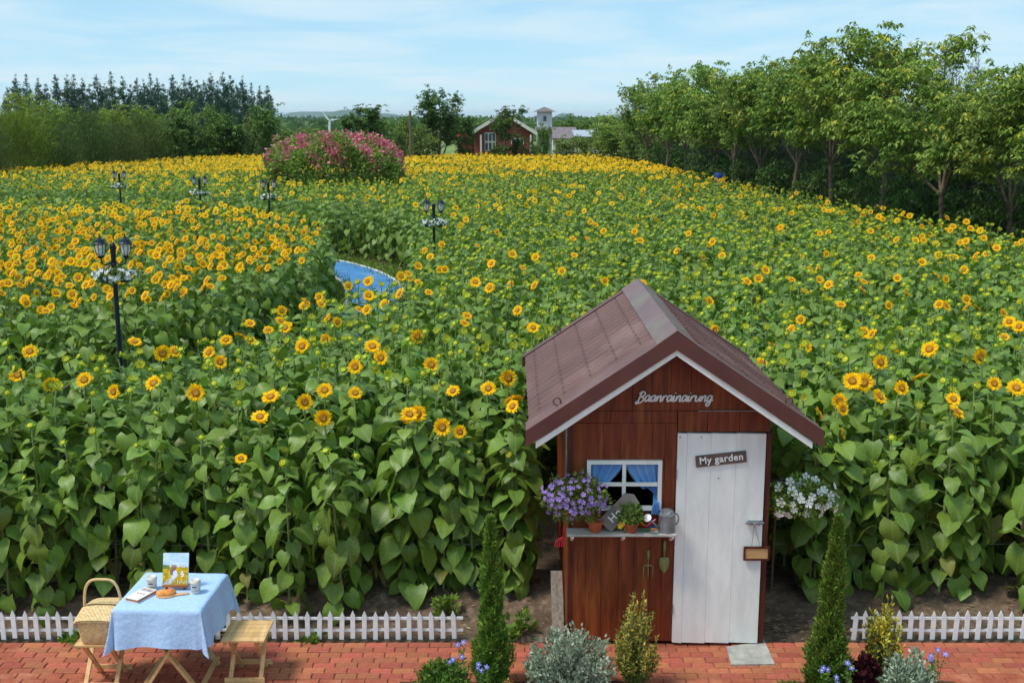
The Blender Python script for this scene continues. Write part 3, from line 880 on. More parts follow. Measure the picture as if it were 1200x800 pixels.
    def curtain(side):
        xa, xb = (wx0 + .02, mx_ + .01) if side < 0 else (wx1 - .02, mx_ + .0)
        zt = wz1 - .02
        def fn(s, t):
            # gathered: full width on top, tied back to the outer side at two thirds, flaring below
            k = 1 - .86 * min(t / .62, 1) ** 1.5 if t < .62 else .14 + .22 * (t - .62)
            x = xa + (xb - xa) * (s ** (1 - .0 * t)) * k
            z = zt - t * (.47 if side > 0 else .40) - .05 * s * (1 - abs(t - .5) * 2 if t < .5 else 0)
            yy = FY + (.016 if side < 0 or t < .6 else .016 - (t - .6) * .20) + .014 * math.sin(s * 26) * (1 - .3 * t)
            if side > 0 and t > .75: yy = FY - .045 + .010 * math.sin(s * 26)
            return (x, yy, z)
        m = MB(); m.grid(fn, 40, 22); m.build('curtain', CUR, win, smooth=True, fix=False)
    curtain(-1); curtain(1)
    # roof: each slope a ribbed sheet with flashings, ridge cap, screws, lifting rings
    sl = math.hypot(HALF_W, RIDGE_Z - EAVE_Z); ang = math.atan2(RIDGE_Z - EAVE_Z, HALF_W)
    for s in (-1, 1):
        ex = Vector((s * math.cos(ang), 0, -math.sin(ang))); ez = Vector((s * math.sin(ang), 0, math.cos(ang)))
        apex = Vector((XC, 0, RIDGE_Z - .02))
        def Pt(d, y, h): return apex + ex * d + ez * h + Vector((0, y, 0))
        sheet = MB(); ys, hs = [], []
        y = RF + .02; pitch = .175
        while y < RB - .02:
            for dy, h in ((0, 0), (.128, 0), (.138, .014), (.165, .014), (.175, 0)):
                if y + dy < RB - .02: ys.append(y + dy); hs.append(h)
            y += pitch
        n = len(ys); nd_ = 6
        vs_ = []
        for j in range(nd_ + 1):
            for i in range(n): vs_.append(Pt(.04 + (sl - .05) * j / nd_, ys[i], hs[i]))
        for j in range(nd_ + 1):
            for i in range(n): vs_.append(Pt(.04 + (sl - .05) * j / nd_, ys[i], hs[i] - .02))
        q = (nd_ + 1) * n
        fs_ = []
        for j in range(nd_):
            for i in range(n - 1):
                fs_.append((j * n + i, j * n + i + 1, (j + 1) * n + i + 1, (j + 1) * n + i)); fs_.append((q + j * n + i, q + (j + 1) * n + i, q + (j + 1) * n + i + 1, q + j * n + i + 1))
        for i in range(n - 1): fs_.append((nd_ * n + i, nd_ * n + i + 1, q + nd_ * n + i + 1, q + nd_ * n + i))
        sheet.add(vs_, fs_); sh = sheet.build('roof_sheet', ROOFM, shed)
        sm = MB()
        for d in (.30, .55, .82, 1.10, 1.36):
            y = RF + .32 + .15
            while y < RB - .18:
                if d < 1.3 or True:
                    sm.lathe(Pt(d, y, .014), [(.011, 0), (.011, .006), (.006, .009)], 6, M=Matrix((ex, Vector((0, 1, 0)), ez)).transposed())
                y += pitch * 1.0
        k = sm.build('screw', mat('roof_screw', srgb(84, 60, 60), 0.5, metal=0.3), sh); k['kind'] = 'stuff'
        # verge flashings: flat strip on the slope and the deep face below it
        for ya, yb, nm in ((RF - .01, RF + .24, 'front'), (RB - .12, RB + .01, 'rear')):
            m = MB(); a, b = Pt(.02, 0, .020), Pt(sl + .01, 0, .020)
            vs_ = []
            for h in (.016, .024):
                vs_ += [Pt(0.0, ya, h), Pt(sl + .012, ya, h), Pt(sl + .012, yb, h), Pt(0.0, yb, h)]
            m.add(vs_, [(0, 3, 2, 1), (4, 5, 6, 7), (0, 1, 5, 4), (1, 2, 6, 5), (2, 3, 7, 6), (3, 0, 4, 7)])
            m.build('verge_flashing', ROOFM, shed, bevel=.003)
        for yv in (RF - .016, RB + .004):
            m = MB(); vs_ = []
            hh = .145
            for yy in (yv, yv + .012):
                vs_ += [Vector((XC, yy, RIDGE_Z + .012)), Pt(sl + .016, yy, .022), Pt(sl + .016, yy, .022) + Vector((0, 0, -hh)), Vector((XC, yy, RIDGE_Z + .012 - hh - .01))]
            m.add(vs_, [(0, 1, 2, 3), (4, 7, 6, 5), (0, 4, 5, 1), (1, 5, 6, 2), (2, 6, 7, 3)]); m.build('fascia', ROOFD, shed)
        # white barge board behind the fascia's lower edge
        m = MB(); vs_ = []
        for yy in (RF + .002, RF + .03):
            a = Vector((XC, yy, RIDGE_Z - .128)); e_ = Pt(sl - .075, yy, 0) + Vector((0, 0, -.135))
            vs_ += [a, e_, e_ + Vector((0, 0, -.058)), a + Vector((0, 0, -.066))]
        m.add(vs_, [(0, 1, 2, 3), (4, 7, 6, 5), (0, 4, 5, 1), (1, 5, 6, 2), (2, 6, 7, 3)]); m.build('barge_board', WHITE, shed)
        # eave lining and boarding under the overhang
        m = MB(); vs_ = []
        for h in (-.045, -.035):
            vs_ += [Pt(.06, RF + .03, h), Pt(sl - .08, RF + .03, h), Pt(sl - .08, RB - .03, h), Pt(.06, RB - .03, h)]
        m.add(vs_, [(0, 3, 2, 1), (4, 5, 6, 7), (0, 1, 5, 4), (1, 2, 6, 5), (2, 3, 7, 6), (3, 0, 4, 7)]); m.build('soffit', WOODT, shed)
        # ridge cap wing
        m = MB(); vs_ = []
        for h in (.030, .038):
            hz = h / math.cos(ang)
            vs_ += [apex + Vector((0, RF - .012, hz)), Pt(.185, RF - .012, h - .006), Pt(.185, RB + .012, h - .006), apex + Vector((0, RB + .012, hz))]
        m.add(vs_, [(0, 3, 2, 1), (4, 5, 6, 7), (0, 1, 5, 4), (1, 2, 6, 5), (2, 3, 7, 6), (3, 0, 4, 7)]); m.build('ridge_cap', CAPM, shed, bevel=.003)
        for d, y in ((1.16, RF + .13), (1.02, RB - .07)):
            m = MB(); c = Pt(d, y, .055); pts_ = [c + ex * .032 * math.cos(a) + ez * .032 * math.sin(a) for a in np.linspace(-math.pi / 2 + .3, 1.5 * math.pi - .3, 16)]
            m.tube(pts_, .006, 6); m.build('lifting_ring', ROOFD, shed, smooth=True)
    # shelf under the window with three brackets
    s0, s1 = W(664, 620, Y=FY - .1), W(791, 620, Y=FY - .1)
    sz = W(720, 626, Y=FY - .19).z
    sd = .19
    m = MB(); m.box(((s0.x + s1.x) / 2 + .0, FY - .03 - sd / 2 + .008, sz - .008), (s1.x - s0.x, sd - .02, .02))
    shelf = m.build('shelf', mat('shelf_board', srgb(196, 192, 186), 0.7, srgb(160, 154, 146), 8.0, bump=0.3, stretch=(1, 6, 6)), shed, bevel=.003)
    for u in (670.5, 730, 787):
        x = W(u, 628, Y=FY - .1).x
        m = MB(); m.prism([(FY - .022, sz - .019), (FY - .19, sz - .019), (FY - .19, sz - .036), (FY - .04, sz - .115), (FY - .022, sz - .115)], 'x', x - .011, x + .011)
        m.build('bracket', WHITE, shelf)
    # drain pipe at the left corner
    m = MB(); m.tube([(XL - .02, FY + .02, 1.35), (XL - .02, FY + .02, 2.10)], .009, 8); m.build('conduit', GALV, shed)
    return sz
SHELF_Z = add_shed()

# concrete step at the door and a plank set on edge beside the shed
CONC = mat('concrete', srgb(178, 176, 168), 0.9, srgb(140, 140, 134), 6.0, bump=0.5, bscale=40)
def add_step():
    P = [W(851, 757, z=.012), W(887, 752, z=.012), W(894, 746, z=.012), W(908, 777, z=.012), W(857, 778, z=.012)]
    m = MB(); vs_ = [(p.x, p.y, .012) for p in P] + [(p.x, p.y, -.03) for p in P]; n = 5
    m.add(vs_, [tuple(range(n)), tuple(range(2 * n - 1, n - 1, -1))] + [(i, n + i, n + (i + 1) % n, (i + 1) % n) for i in range(n)])
    tag(m.build('concrete_slab', CONC), 'pale grey concrete slab on the bricks at the shed door corner', 'slab')
    m = MB(); m.bar((.425, 9.76, -.02), (.425, 10.35, .42), .11, .03); 
    tag(m.build('weathered_plank', mat('weathered_wood', srgb(140, 128, 116), 0.9, srgb(104, 94, 84), 6.0, stretch=(6, 1, 6), bump=0.4)), 'weathered grey plank leaning beside the shed\'s left wall', 'plank')
add_step()

# ------------------------------------------------------------------ lettering
def stroke(m, pts_, org, sx, sz, y, rad, slant=.25, sub=6):
    P, _ = smooth_line(pts_, None, sub) if len(pts_) > 2 else (np.array(pts_, float), None)
    m.tube([(org[0] + (p[0] + p[1] * slant) * sx, y, org[1] + p[1] * sz) for p in P], rad, 5)
LET = {'B': (1.05, [[(.35, 1.5), (.22, .6), (.1, -.25), (-.05, -.45), (-.22, -.25), (-.05, .0)], [(.05, 1.25), (.3, 1.6), (.75, 1.62), (.95, 1.3), (.75, .9), (.4, .78), (.8, .66), (.92, .3), (.7, -.1), (.3, -.3), (.0, -.3)]]),
       'a': (.95, [[(.78, .85), (.5, 1.0), (.2, .8), (.1, .35), (.25, .02), (.5, .1), (.72, .5), (.8, .95)], [(.8, .95), (.72, .4), (.8, .05), (1.0, .12)]]),
       'n': (.95, [[(.05, .1), (.12, .6), (.16, .95)], [(.12, .4), (.16, .0)], [(.14, .3), (.35, .8), (.58, .98), (.7, .75), (.68, .2), (.78, .0), (1.0, .15)]]),
       'r': (.72, [[(.05, .1), (.12, .95)], [(.1, .0), (.14, .5), (.3, .85), (.5, .98), (.66, .85)], ]),
       'i': (.5, [[(.0, .2), (.18, .95), (.16, .2), (.26, .0), (.5, .15)], [(.26, 1.36), (.29, 1.46)]]),
       'u': (.95, [[(.0, .5), (.12, .95), (.1, .3), (.25, .0), (.5, .15), (.72, .6)], [(.78, .95), (.72, .3), (.82, .0), (1.0, .15)]]),
       'g': (1.0, [[(.78, .85), (.5, 1.0), (.2, .8), (.1, .35), (.25, .05), (.5, .12), (.72, .5), (.8, .95)], [(.8, .95), (.74, .2), (.66, -.5), (.4, -.8), (.12, -.62), (.3, -.25), (.8, .1), (1.05, .3)]])}
def add_lettering():
    LM = mat('pale_lettering', srgb(232, 228, 226), 0.6)
    a, b = W(744, 468, Y=FY - .012), W(832, 468, Y=FY - .012)
    word = 'Baanrainairung'; tot = sum(LET[c][0] for c in word)
    sx = (b.x - a.x) / tot; sz = .052; x = a.x + .02; z0 = W(744, 470, Y=FY - .012).z
    root = thing('name_lettering', (1.38, FY - .012, z0), 'white script lettering Baanrainairung on the shed gable', 'lettering')
    for c in word:
        m = MB()
        for st in LET[c][1]: stroke(m, st, (x, z0), sx, sz, FY - .012, .0082)
        m.build('letter', LM, root, smooth=True); x += LET[c][0] * sx
    def text(s, size, M, parent, mt, off=.006):
        cu = bpy.data.curves.new('lettering', 'FONT'); cu.body = s; cu.size = size; cu.extrude = .002; cu.offset = size * .018
        cu.align_x = 'CENTER'; cu.align_y = 'CENTER'; cu.space_character = 1.08; cu.materials.append(mt)
        t_ = bpy.data.objects.new('lettering', cu); COL.objects.link(t_)
        bpy.context.view_layer.update()
        me = bpy.data.meshes.new_from_object(t_.evaluated_get(bpy.context.evaluated_depsgraph_get()))
        bpy.data.objects.remove(t_)
        o = put('lettering', me, parent, M); return o
    # My garden sign on the door
    c = W(845, 537.5, Y=FY - .04)
    sg = thing('door_sign', c, 'grey brown wooden sign reading My garden nailed to white door', 'sign')
    tilt = R(6.5); m = MB(); Mr = Matrix.Rotation(-tilt, 3, 'Y')
    m.box(c, (.445, .014, .105), Mr)
    m.build('board', mat('sign_board', srgb(112, 94, 86), 0.85, srgb(84, 70, 64), 5.0, stretch=(1, 6, 9), bump=0.3), sg, bevel=.003)
    text('My garden', .085, Matrix.Translation((0, -.010, .002)) @ Matrix.Rotation(-tilt, 4, 'Y') @ Matrix.Rotation(R(90), 4, 'X'), sg, mat('white_letter_paint', srgb(236, 234, 230), 0.6))
    # hanging sign on the bolt
    c = W(886.5, 648, Y=FY - .05)
    hsn = thing('hanging_sign', c, 'small brown framed wooden plaque hung by string from the door bolt', 'sign')
    m = MB(); m.box(c, (.205, .008, .105)); m.build('panel', mat('plaque_panel', srgb(206, 162, 112), 0.8, srgb(186, 140, 92), 6.0, stretch=(1, 1, 12)), hsn)
    m = MB()
    for dz in (-.056, .056): m.box((c.x, c.y - .002, c.z + dz), (.23, .018, .016))
    for dx in (-.108, .108): m.box((c.x + dx, c.y - .002, c.z), (.016, .018, .096))
    m.build('frame', WOODT, hsn)
    top = W(884, 614, Y=FY - .055)
    for dx in (-.045, .03):
        m = MB(); m.tube([(c.x + dx, c.y, c.z + .062), (top.x, top.y, top.z)], .0022, 4); m.build('string', mat('string', srgb(120, 112, 104), 0.9), hsn)
    # sign board leaning on the shelf
    a, b = W(708.5, 615.5, Y=FY - .10), W(742, 581, Y=FY - .045)
    root = thing('leaning_sign', (a.x, a.y, SHELF_Z), 'grey board with white letters Ho leaning on the shelf between two pots', 'sign')
    d = (b - a); L_ = d.length; d.normalize(); nrm = Vector((-.1, -1, .35)); xx = d; zz = (nrm - nrm.dot(d) * d).normalized(); yy = zz.cross(xx)
    w = .075
    poly = [(0, -w), (L_ * .78, -w), (L_ * .97, -w * .2), (L_ * .97, w * .35), (L_ * .8, w), (0, w)]
    poly = [(0, -w), (L_, -w), (L_ + .02, w * .2), (L_ - .03, w), (0, w)]
    org = a + Vector((0, -.02, 0)); org += yy * (.0)
    m = MB(); n = len(poly)
    vs_ = [org + xx * p[0] + yy * p[1] for p in poly]; vs_ += [v_ - zz * .012 for v_ in vs_]
    m.add(vs_, [tuple(range(n)), tuple(range(2 * n - 1, n - 1, -1))] + [(i, n + i, n + (i + 1) % n, (i + 1) % n) for i in range(n)])
    m.build('board', mat('grey_sign_board', srgb(136, 126, 120), 0.85, srgb(112, 102, 96), 5.0, bump=0.3), root)
    M = Matrix((xx, yy, zz)).transposed().to_4x4()
    cpos = org + xx * (L_ * .36) + yy * .0 + zz * .003 - root.location
    text('Ho', .095, Matrix.Translation(cpos) @ M, root, MATS['white_letter_paint'])
add_lettering()

# ------------------------------------------------------------------ picket fences
PLAST = mat('white_plastic', srgb(236, 238, 240), 0.4, srgb(216, 220, 222), 10.0, objvar=0.03)
def picket_fence(u0, u1, label, skip=()):
    yv = 9.79
    x0, x1 = W(u0, 735, Y=yv).x, W(u1, 735, Y=yv).x
    root = thing('picket_fence', ((x0 + x1) / 2, yv, 0), label, 'fence')
    m = MB(); w = .021; h = .275
    m.prism([(-w, 0), (w, 0), (w, h - .05), (0, h), (-w, h - .05)], 'y', -.006, .006)
    pm = m.mesh('picket', PLAST); r = random.Random(2)
    x = x0 + .03; k = 0
    while x < x1:
        lean = r.gauss(0, .025)
        o = put('picket', pm, root, Matrix.Translation((x - root.location.x, r.uniform(-.004, .004), -.005 + r.uniform(-.008, .008))) @ Matrix.Rotation(lean, 4, 'Y'))
        x += .1035
    seg = x0
    while seg < x1:
        e = min(seg + .62, x1)
        for z in (.075, .195):
            m = MB(); m.box(((seg + e) / 2, yv + .013, z + r.uniform(-.006, .006)), (e - seg - .004, .012, .024)); m.build('rail', PLAST, root)
        seg = e
picket_fence(-40, 543, 'long white picket edging fence along the bank left of the shed')
picket_fence(997, 1260, 'short white picket edging fence along the bank right of the shed')

# wires strung through the front sunflowers
WIRE = mat('fence_wire', srgb(150, 152, 154), 0.5, metal=0.3)
for xa, xb, lab in ((-6.0, -.1, 'thin pale wire strung through sunflowers left of the shed'), (2.55, 6.0, 'thin pale wire strung through sunflowers right of the shed')):
    root = thing('support_wire', (xa, 10.56, 0), lab, 'wire')
    m = MB(); n = 24; m.tube([(xa + (xb - xa) * i / n, 10.56, .62 - .02 * math.sin(i / n * math.pi * 3) ** 2) for i in range(n + 1)], .0024, 5); m.build('wire', WIRE, root)
    for t in (0.0, .36, .70, 1.0):
        x = xa + (xb - xa) * t; m = MB(); m.tube([(x, 10.58, 0), (x + .01, 10.58, .95)], .014, 7); m.build('stake', mat('stake_wood', srgb(110, 92, 74), 0.9, srgb(84, 70, 56), 12.0), root)

# ------------------------------------------------------------------ picnic table, stools and what lies on them
PINE = mat('pine_wood', srgb(214, 176, 120), 0.6, srgb(196, 152, 98), 3.0, stretch=(8, 1, 8), bump=0.15, objvar=0.08, col3=srgb(224, 190, 140), scale3=2.0)
def add_table():
    cx, cy, zt, wx, wy = -2.865, 9.02, .80, .68, .735
    t = thing('folding_table', (cx, cy, 0), 'folding pine picnic table with crossed legs under the blue cloth', 'table')
    for k in range(6):
        m = MB(); yy = cy - wy / 2 + wy * (k + .5) / 6; m.box((cx, yy, zt - .012), (wx, wy / 6 - .008, .018)); m.build('slat', PINE, t)
    for yy in (cy - .30, cy + .25):
        for s in (-1, 1):
            m = MB(); o = .014 * s
            m.bar((cx + .05 + s * .25, yy + o, 0.0), (cx + .02 - s * .27, yy + o, zt - .03), .026, .055, up=(0, 1, 0)); m.build('leg', PINE, t, bevel=.003)
    for s in (-1, 1):
        m = MB(); m.bar((cx + .05 + s * .24, cy - .32, .06), (cx + .05 + s * .24, cy + .27, .06), .04, .02); m.build('stretcher', PINE, t)
    # cloth
    CL = mat('blue_tablecloth', srgb(176, 204, 238), 0.9, srgb(160, 190, 228), 60.0, bump=0.45, bscale=16, detail=2)
    nt = CL.node_tree
    m = MB(); hx, hy, hz = wx / 2 + .008, wy / 2 + .008, .315
    NX = 30; NY = 30; r = random.Random(8)
    def fn(s, q):
        a = (s * 2 - 1) * (hx + hz); b = (q * 2 - 1) * (hy + hz)
        ox, oy = max(0, abs(a) - hx), max(0, abs(b) - hy)
        x = min(max(a, -hx), hx); y = min(max(b, -hy), hy); z = zt + .004
        sx, sy = (1 if a > 0 else -1), (1 if b > 0 else -1)
        if ox and oy:
            d = max(ox, oy); k = min(ox, oy); z -= min(d, hz) + k * .25
            x += sx * (.015 + k * .24 * ox / d); y += sy * (.015 + k * .24 * oy / d)
        elif ox: z -= ox; x += sx * (.012 + .05 * ox / hz + .018 * math.sin(b * 17 + 1) * (ox / hz))
        elif oy: z -= oy; y += sy * (.012 + .05 * oy / hz + .02 * math.sin(a * 15 + .5) * (oy / hz))
        if ox or oy: z += .012 * math.sin(a * 9 + b * 7) * min(1, (ox + oy) / hz)
        else: z += .0015 * math.sin(a * 30) * math.sin(b * 24)
        rt = R(-2.5)
        return (cx + x * math.cos(rt) - y * math.sin(rt) + .012, cy + x * math.sin(rt) + y * math.cos(rt), z)
    m.grid(fn, 56, 56)
    o = m.build('tablecloth', CL, smooth=True, fix=False)
    tag(o, 'light blue cotton cloth draped over the picnic table', 'tablecloth')
    return zt + .006
TZ = add_table()

def stool(cx, cy, label, rz=0.0):
    t = thing('folding_stool', (cx, cy, 0), label, 'stool', 'folding stools by the picnic table'); t.rotation_euler = (0, 0, 0)
    w, d, zt = .365, .40, .42
    for k in range(5):
        m = MB(); yy = cy - d / 2 + d * (k + .5) / 5; m.box((cx, yy, zt - .009), (w, d / 5 - .005, .018)); m.build('slat', PINE, t, bevel=.002)
    for s in (-1, 1):
        m = MB(); m.box((cx + s * (w / 2 - .03), cy, zt - .032), (.022, d - .02, .028)); m.build('rail', PINE, t)
    for s in (-1, 1):
        for e in (-1, 1):
            m = MB(); xx = cx + s * (w / 2 - .055 - (.022 if e > 0 else 0))
            m.bar((xx, cy + e * .17, .0), (xx, cy - e * .16, zt - .03), .02, .036, up=(1, 0, 0)); m.build('leg', PINE, t, bevel=.002)
    for e in (-1, 1):
        m = MB(); m.box((cx, cy + e * .165 - .012 * 1, .055), (w - .03, .016, .04)); m.build('stretcher', PINE, t)
    return t
p = W(290, 738, z=.42)
stool(p.x, p.y, 'bare folding pine stool standing right of the picnic table')
stool(-3.44, 8.98, 'folding pine stool under the wicker basket left of the picnic table')

def add_basket():
    cx, cy, z0 = -3.435, 8.985, .421
    W_ = mat('wicker', srgb(232, 204, 152), 0.7, srgb(206, 168, 112), 40.0, bump=0.5, bscale=90, detail=2)
    nt = W_.node_tree; L = nt.links; b = nt.nodes['Principled BSDF']
    # woven relief: crossed waves
    tcn = nd(nt, 'ShaderNodeTexCoord')
    sp = nd(nt, 'ShaderNodeSeparateXYZ'); L.new(tcn.outputs['Object'], sp.inputs[0])
    ad = nd(nt, 'ShaderNodeMath', operation='ADD'); L.new(sp.outputs[0], ad.inputs[0]); L.new(sp.outputs[1], ad.inputs[1])
    def sn(src, k):
        a = nd(nt, 'ShaderNodeMath', operation='MULTIPLY'); a.inputs[1].default_value = k; L.new(src, a.inputs[0])
        c = nd(nt, 'ShaderNodeMath', operation='SINE'); L.new(a.outputs[0], c.inputs[0]); return c.outputs[0]
    mu = nd(nt, 'ShaderNodeMath', operation='MULTIPLY'); L.new(sn(ad.outputs[0], 210), mu.inputs[0]); L.new(sn(sp.outputs[2], 420), mu.inputs[1])
    bp = nd(nt, 'ShaderNodeBump'); bp.inputs['Strength'].default_value = 0.8; bp.inputs['Distance'].default_value = .004
    L.new(mu.outputs[0], bp.inputs['Height']); L.new(bp.outputs[0], b.inputs['Normal'])
    t = thing('wicker_basket', (cx, cy, z0), 'wicker picnic basket with arched handle on the left stool', 'basket')
    def ringed(z, hw, hd, n=32):
        out = []
        for i in range(n):
            a = 2 * math.pi * i / n; c, s = math.cos(a), math.sin(a)
            e = .32
            out.append((cx + hw * math.copysign(abs(c) ** e, c), cy + hd * math.copysign(abs(s) ** e, s), z))
        return out
    m = MB(); prof = [(0, .13, .19), (.02, .138, .20), (.10, .150, .212), (.20, .158, .222), (.215, .162, .226), (.225, .158, .222)]
    vs_ = []; n = 32
    for z, hw, hd in prof: vs_ += ringed(z0 + z, hw, hd)
    fs_ = [(j * n + i, j * n + (i + 1) % n, (j + 1) * n + (i + 1) % n, (j + 1) * n + i) for j in range(len(prof) - 1) for i in range(n)] + [tuple(range(n))[::-1], tuple(range((len(prof) - 1) * n, len(prof) * n))]
    m.add(vs_, fs_); m.build('body', W_, t, smooth=True)
    for s in (-1, 1):
        def lid(u, v):
            x = cx + (u * 2 - 1) * .166; y = cy + s * (.012 + v * .218)
            return (x, y, z0 + .232 + .038 * (1 - v) ** 1.0 - .02 * abs(u * 2 - 1) ** 4)
        m = MB(); m.grid(lid, 10, 8); lo = MB()
        m.grid(lambda u, v: (lid(u, v)[0], lid(u, v)[1], lid(u, v)[2] - .014), 10, 8)
        m.build('lid', W_, t, smooth=True, fix=False)
    m = MB(); pts_ = []
    for a in np.linspace(0, math.pi, 26):
        c, s = math.cos(a), math.sin(a); e = .55
        pts_.append((cx + .155 * math.copysign(abs(c) ** e, c), cy + .01, z0 + .13 + .36 * abs(s) ** e))
    pts_ = [(cx + .155, cy + .01, z0 + .03)] + pts_ + [(cx - .155, cy + .01, z0 + .03)]
    m.tube(pts_, .012, 8, up=(0, 1, 0)); m.build('handle', mat('cane_handle', srgb(226, 198, 146), 0.6, srgb(200, 164, 108), 30.0), t, smooth=True)
add_basket()

def add_table_items():
    # paper cups
    PC = mat('paper_cup', srgb(222, 214, 206), 0.6, srgb(200, 192, 184), 20.0); INK = mat('dark_print', srgb(50, 44, 42), 0.8)
    for u, v, lab, word in ((178.5, 690, 'greyish white paper cup left of the small picture', True), (229.5, 694, 'greyish white paper cup right of the small picture', True)):
        p = W(u, v, z=TZ); t = thing('paper_cup', p, lab, 'cup', 'paper cups on the blue cloth')
        m = MB(); m.lathe(p, [(.034, 0), (.036, .005), (.0415, .085), (.043, .09)], 22); m.build('cup_body', PC, t, smooth=True)
        m = MB(); m.lathe(p, [(.0455, .088), (.046, .098), (.041, .104), (.040, .116), (.036, .117), (.034, .112)], 22); m.build('lid', PC, t, smooth=True)
        m = MB(); m.lathe(p, [(.0392, .028), (.0402, .032)], 22, cap=False); m.build('band', mat('cup_band', srgb(160, 150, 142), 0.7), t)
        m = MB(); k = random.Random(3)
        for i in range(5):   # short dark printed word on the front
            a = R(-112 + i * 11); rr = .0412
            q = p + Vector((rr * math.cos(a), rr * math.sin(a), .064 + k.uniform(-.002, .002)))
            m.box(q, (.006, .0015, .010 + k.uniform(-.004, .004)), Matrix.Rotation(a + math.pi / 2, 3, 'Z'))
        m.build('print', INK, t)
    # little picture on an easel
    p = W(206, 690, z=TZ)
    t = thing('picture_easel', p, 'small field picture propped on a little wooden easel', 'picture')
    EW = mat('easel_wood', srgb(190, 116, 58), 0.6, srgb(150, 84, 40), 12.0)
    m = MB(); m.box(p + Vector((0, .0, .035)), (.215, .05, .016)); m.build('ledge', EW, t)
    for s in (-1, 1):
        m = MB(); m.box(p + Vector((s * .075, .0, .0135)), (.016, .035, .027)); m.build('leg', mat('easel_leg', srgb(120, 70, 36), 0.7), t)
    m = MB(); m.bar(p + Vector((0, .14, .0)), p + Vector((0, .05, .20)), .014, .01); m.build('prop', EW, t)
    Rx = Matrix.Rotation(R(-17), 3, 'X'); o0 = p + Vector((0, -.004, .044))
    def at(x, z, y=0): return o0 + Rx @ Vector((x, y, z))
    wv, hv = .215, .262
    pic = MB(); pic.box(at(0, hv / 2), (wv, .012, hv), Rx)
    pic = pic.build('picture', mat('picture_sky', srgb(176, 214, 240), 0.6, srgb(226, 238, 246), 9.0, stretch=(1, 1, 2)), t)
    def patch(nm, poly, mt, y=-.0066):
        m = MB(); pf = [at(x, z, y) for x, z in poly]; pb = [at(x, z, y + .001) for x, z in poly]; n = len(poly)
        m.add(pf + pb, [tuple(range(n)), tuple(range(2 * n - 1, n - 1, -1))] + [(i, (i + 1) % n, n + (i + 1) % n, n + i) for i in range(n)]); return m.build(nm, mt, pic)
    h = wv / 2 - .001
    patch('printed_field', [(-h, .001), (h, .001), (h, .145), (-h, .145)], mat('print_field', srgb(226, 178, 24), 0.7, srgb(150, 140, 30), 38.0, lo=.4, hi=.6))
    patch('printed_hedge', [(-h, .132), (-.055, .128), (-.05, .16), (-h, .165)], mat('print_hedge', srgb(84, 128, 60), 0.7, srgb(150, 150, 50), 40.0), -.0072)
    patch('printed_path', [(-h, .001), (-.035, .001), (.03, .085), (.0, .09)], mat('print_path', srgb(214, 222, 226), 0.7, srgb(150, 160, 150), 30.0), -.0078)
    def fig(nm, c, rx, rz_, col, yy):
        patch(nm, [(c[0] + rx * math.cos(a), c[1] + rz_ * math.sin(a)) for a in np.linspace(0, 2 * math.pi, 14, endpoint=False)], mat('print_' + nm, col, 0.7), yy)
    fig('printed_dress', (-.012, .088), .03, .038, srgb(222, 226, 224), -.0084)
    fig('printed_hair', (-.016, .135), .018, .024, srgb(136, 104, 96), -.009)
    fig('printed_hat', (-.014, .155), .026, .009, srgb(170, 140, 120), -.0096)
    fig('printed_coat', (-.032, .102), .012, .026, srgb(120, 110, 124), -.0102)
    WP = mat('print_white', srgb(240, 240, 236), 0.7)
    for k, (x, z) in enumerate(((.058, .105), (.066, .085), (.06, .07), (.05, .09))): fig('printed_daisy', (x, z), .009, .008, srgb(240, 236, 230), -.0084)
    for k in range(5):    # white lettering at the lower right, too small to read
        x = .018 + k * .018; patch('printed_letter', [(x, .012), (x + .005, .012), (x + .006, .034 - .006 * (k % 2)), (x + .001, .034 - .006 * (k % 2))], WP, -.0084)
    for k in range(3): patch('printed_mark', [(.035 + k * .022, .150), (.041 + k * .022, .150), (.041 + k * .022, .162), (.035 + k * .022, .162)], mat('print_pink', srgb(206, 150, 160), 0.7), -.0084)
    # book
    p = W(165.5, 699, z=TZ); t = thing('closed_book', p, 'closed book with pale cover and red print lying on the cloth', 'book'); rz = R(-24)
    Mz = Matrix.Rotation(rz, 3, 'Z')
    m = MB(); m.box(p + Vector((0, 0, .015)), (.125, .225, .022), Mz); m.build('pages', mat('book_pages', srgb(190, 130, 96), 0.8, srgb(160, 100, 70), 30.0, stretch=(1, 1, 30)), t)
    cov = mat('book_cover', srgb(228, 226, 224), 0.5)
    for z in (.0025, .028):
        m = MB(); m.box(p + Vector((0, 0, z)), (.132, .232, .004), Mz); cv = m.build('cover', cov, t)
    RD = mat('print_red', srgb(160, 70, 70), 0.6)
    for k in range(3):
        m = MB(); m.box(p + Mz @ Vector((-.03 + k * .03, .0, .0308)), (.012, .02, .001), Mz); m.build('printed_title', RD, cv)
    m = MB(); m.box(p + Mz @ Vector((0, .075, .0308)), (.11, .05, .001), Mz); m.build('printed_band', mat('print_mauve', srgb(150, 120, 130), 0.6, srgb(200, 190, 190), 30.0), cv)
    # bread on a board
    p = W(195, 697, z=TZ); t = thing('bread_board', p, 'small pale wooden board with a handle under the bread', 'board')
    m = MB(); n = 20
    poly = [(p.x + .085 * math.cos(a), p.y + .07 * math.sin(a)) for a in np.linspace(.35, 2 * math.pi - .35, n)]
    poly += [(p.x + .175, p.y - .012 + .02), (p.x + .185, p.y + .022), (p.x + .175, p.y + .04)]
    m.prism(poly, 'z', p.z, p.z + .010); m.build('board', mat('bread_board_wood', srgb(216, 180, 140), 0.7, srgb(196, 150, 110), 10.0), t)
    b = thing('bread_loaf', p + Vector((-.005, .005, .010)), 'round golden bread with orange topping on the wooden board', 'bread')
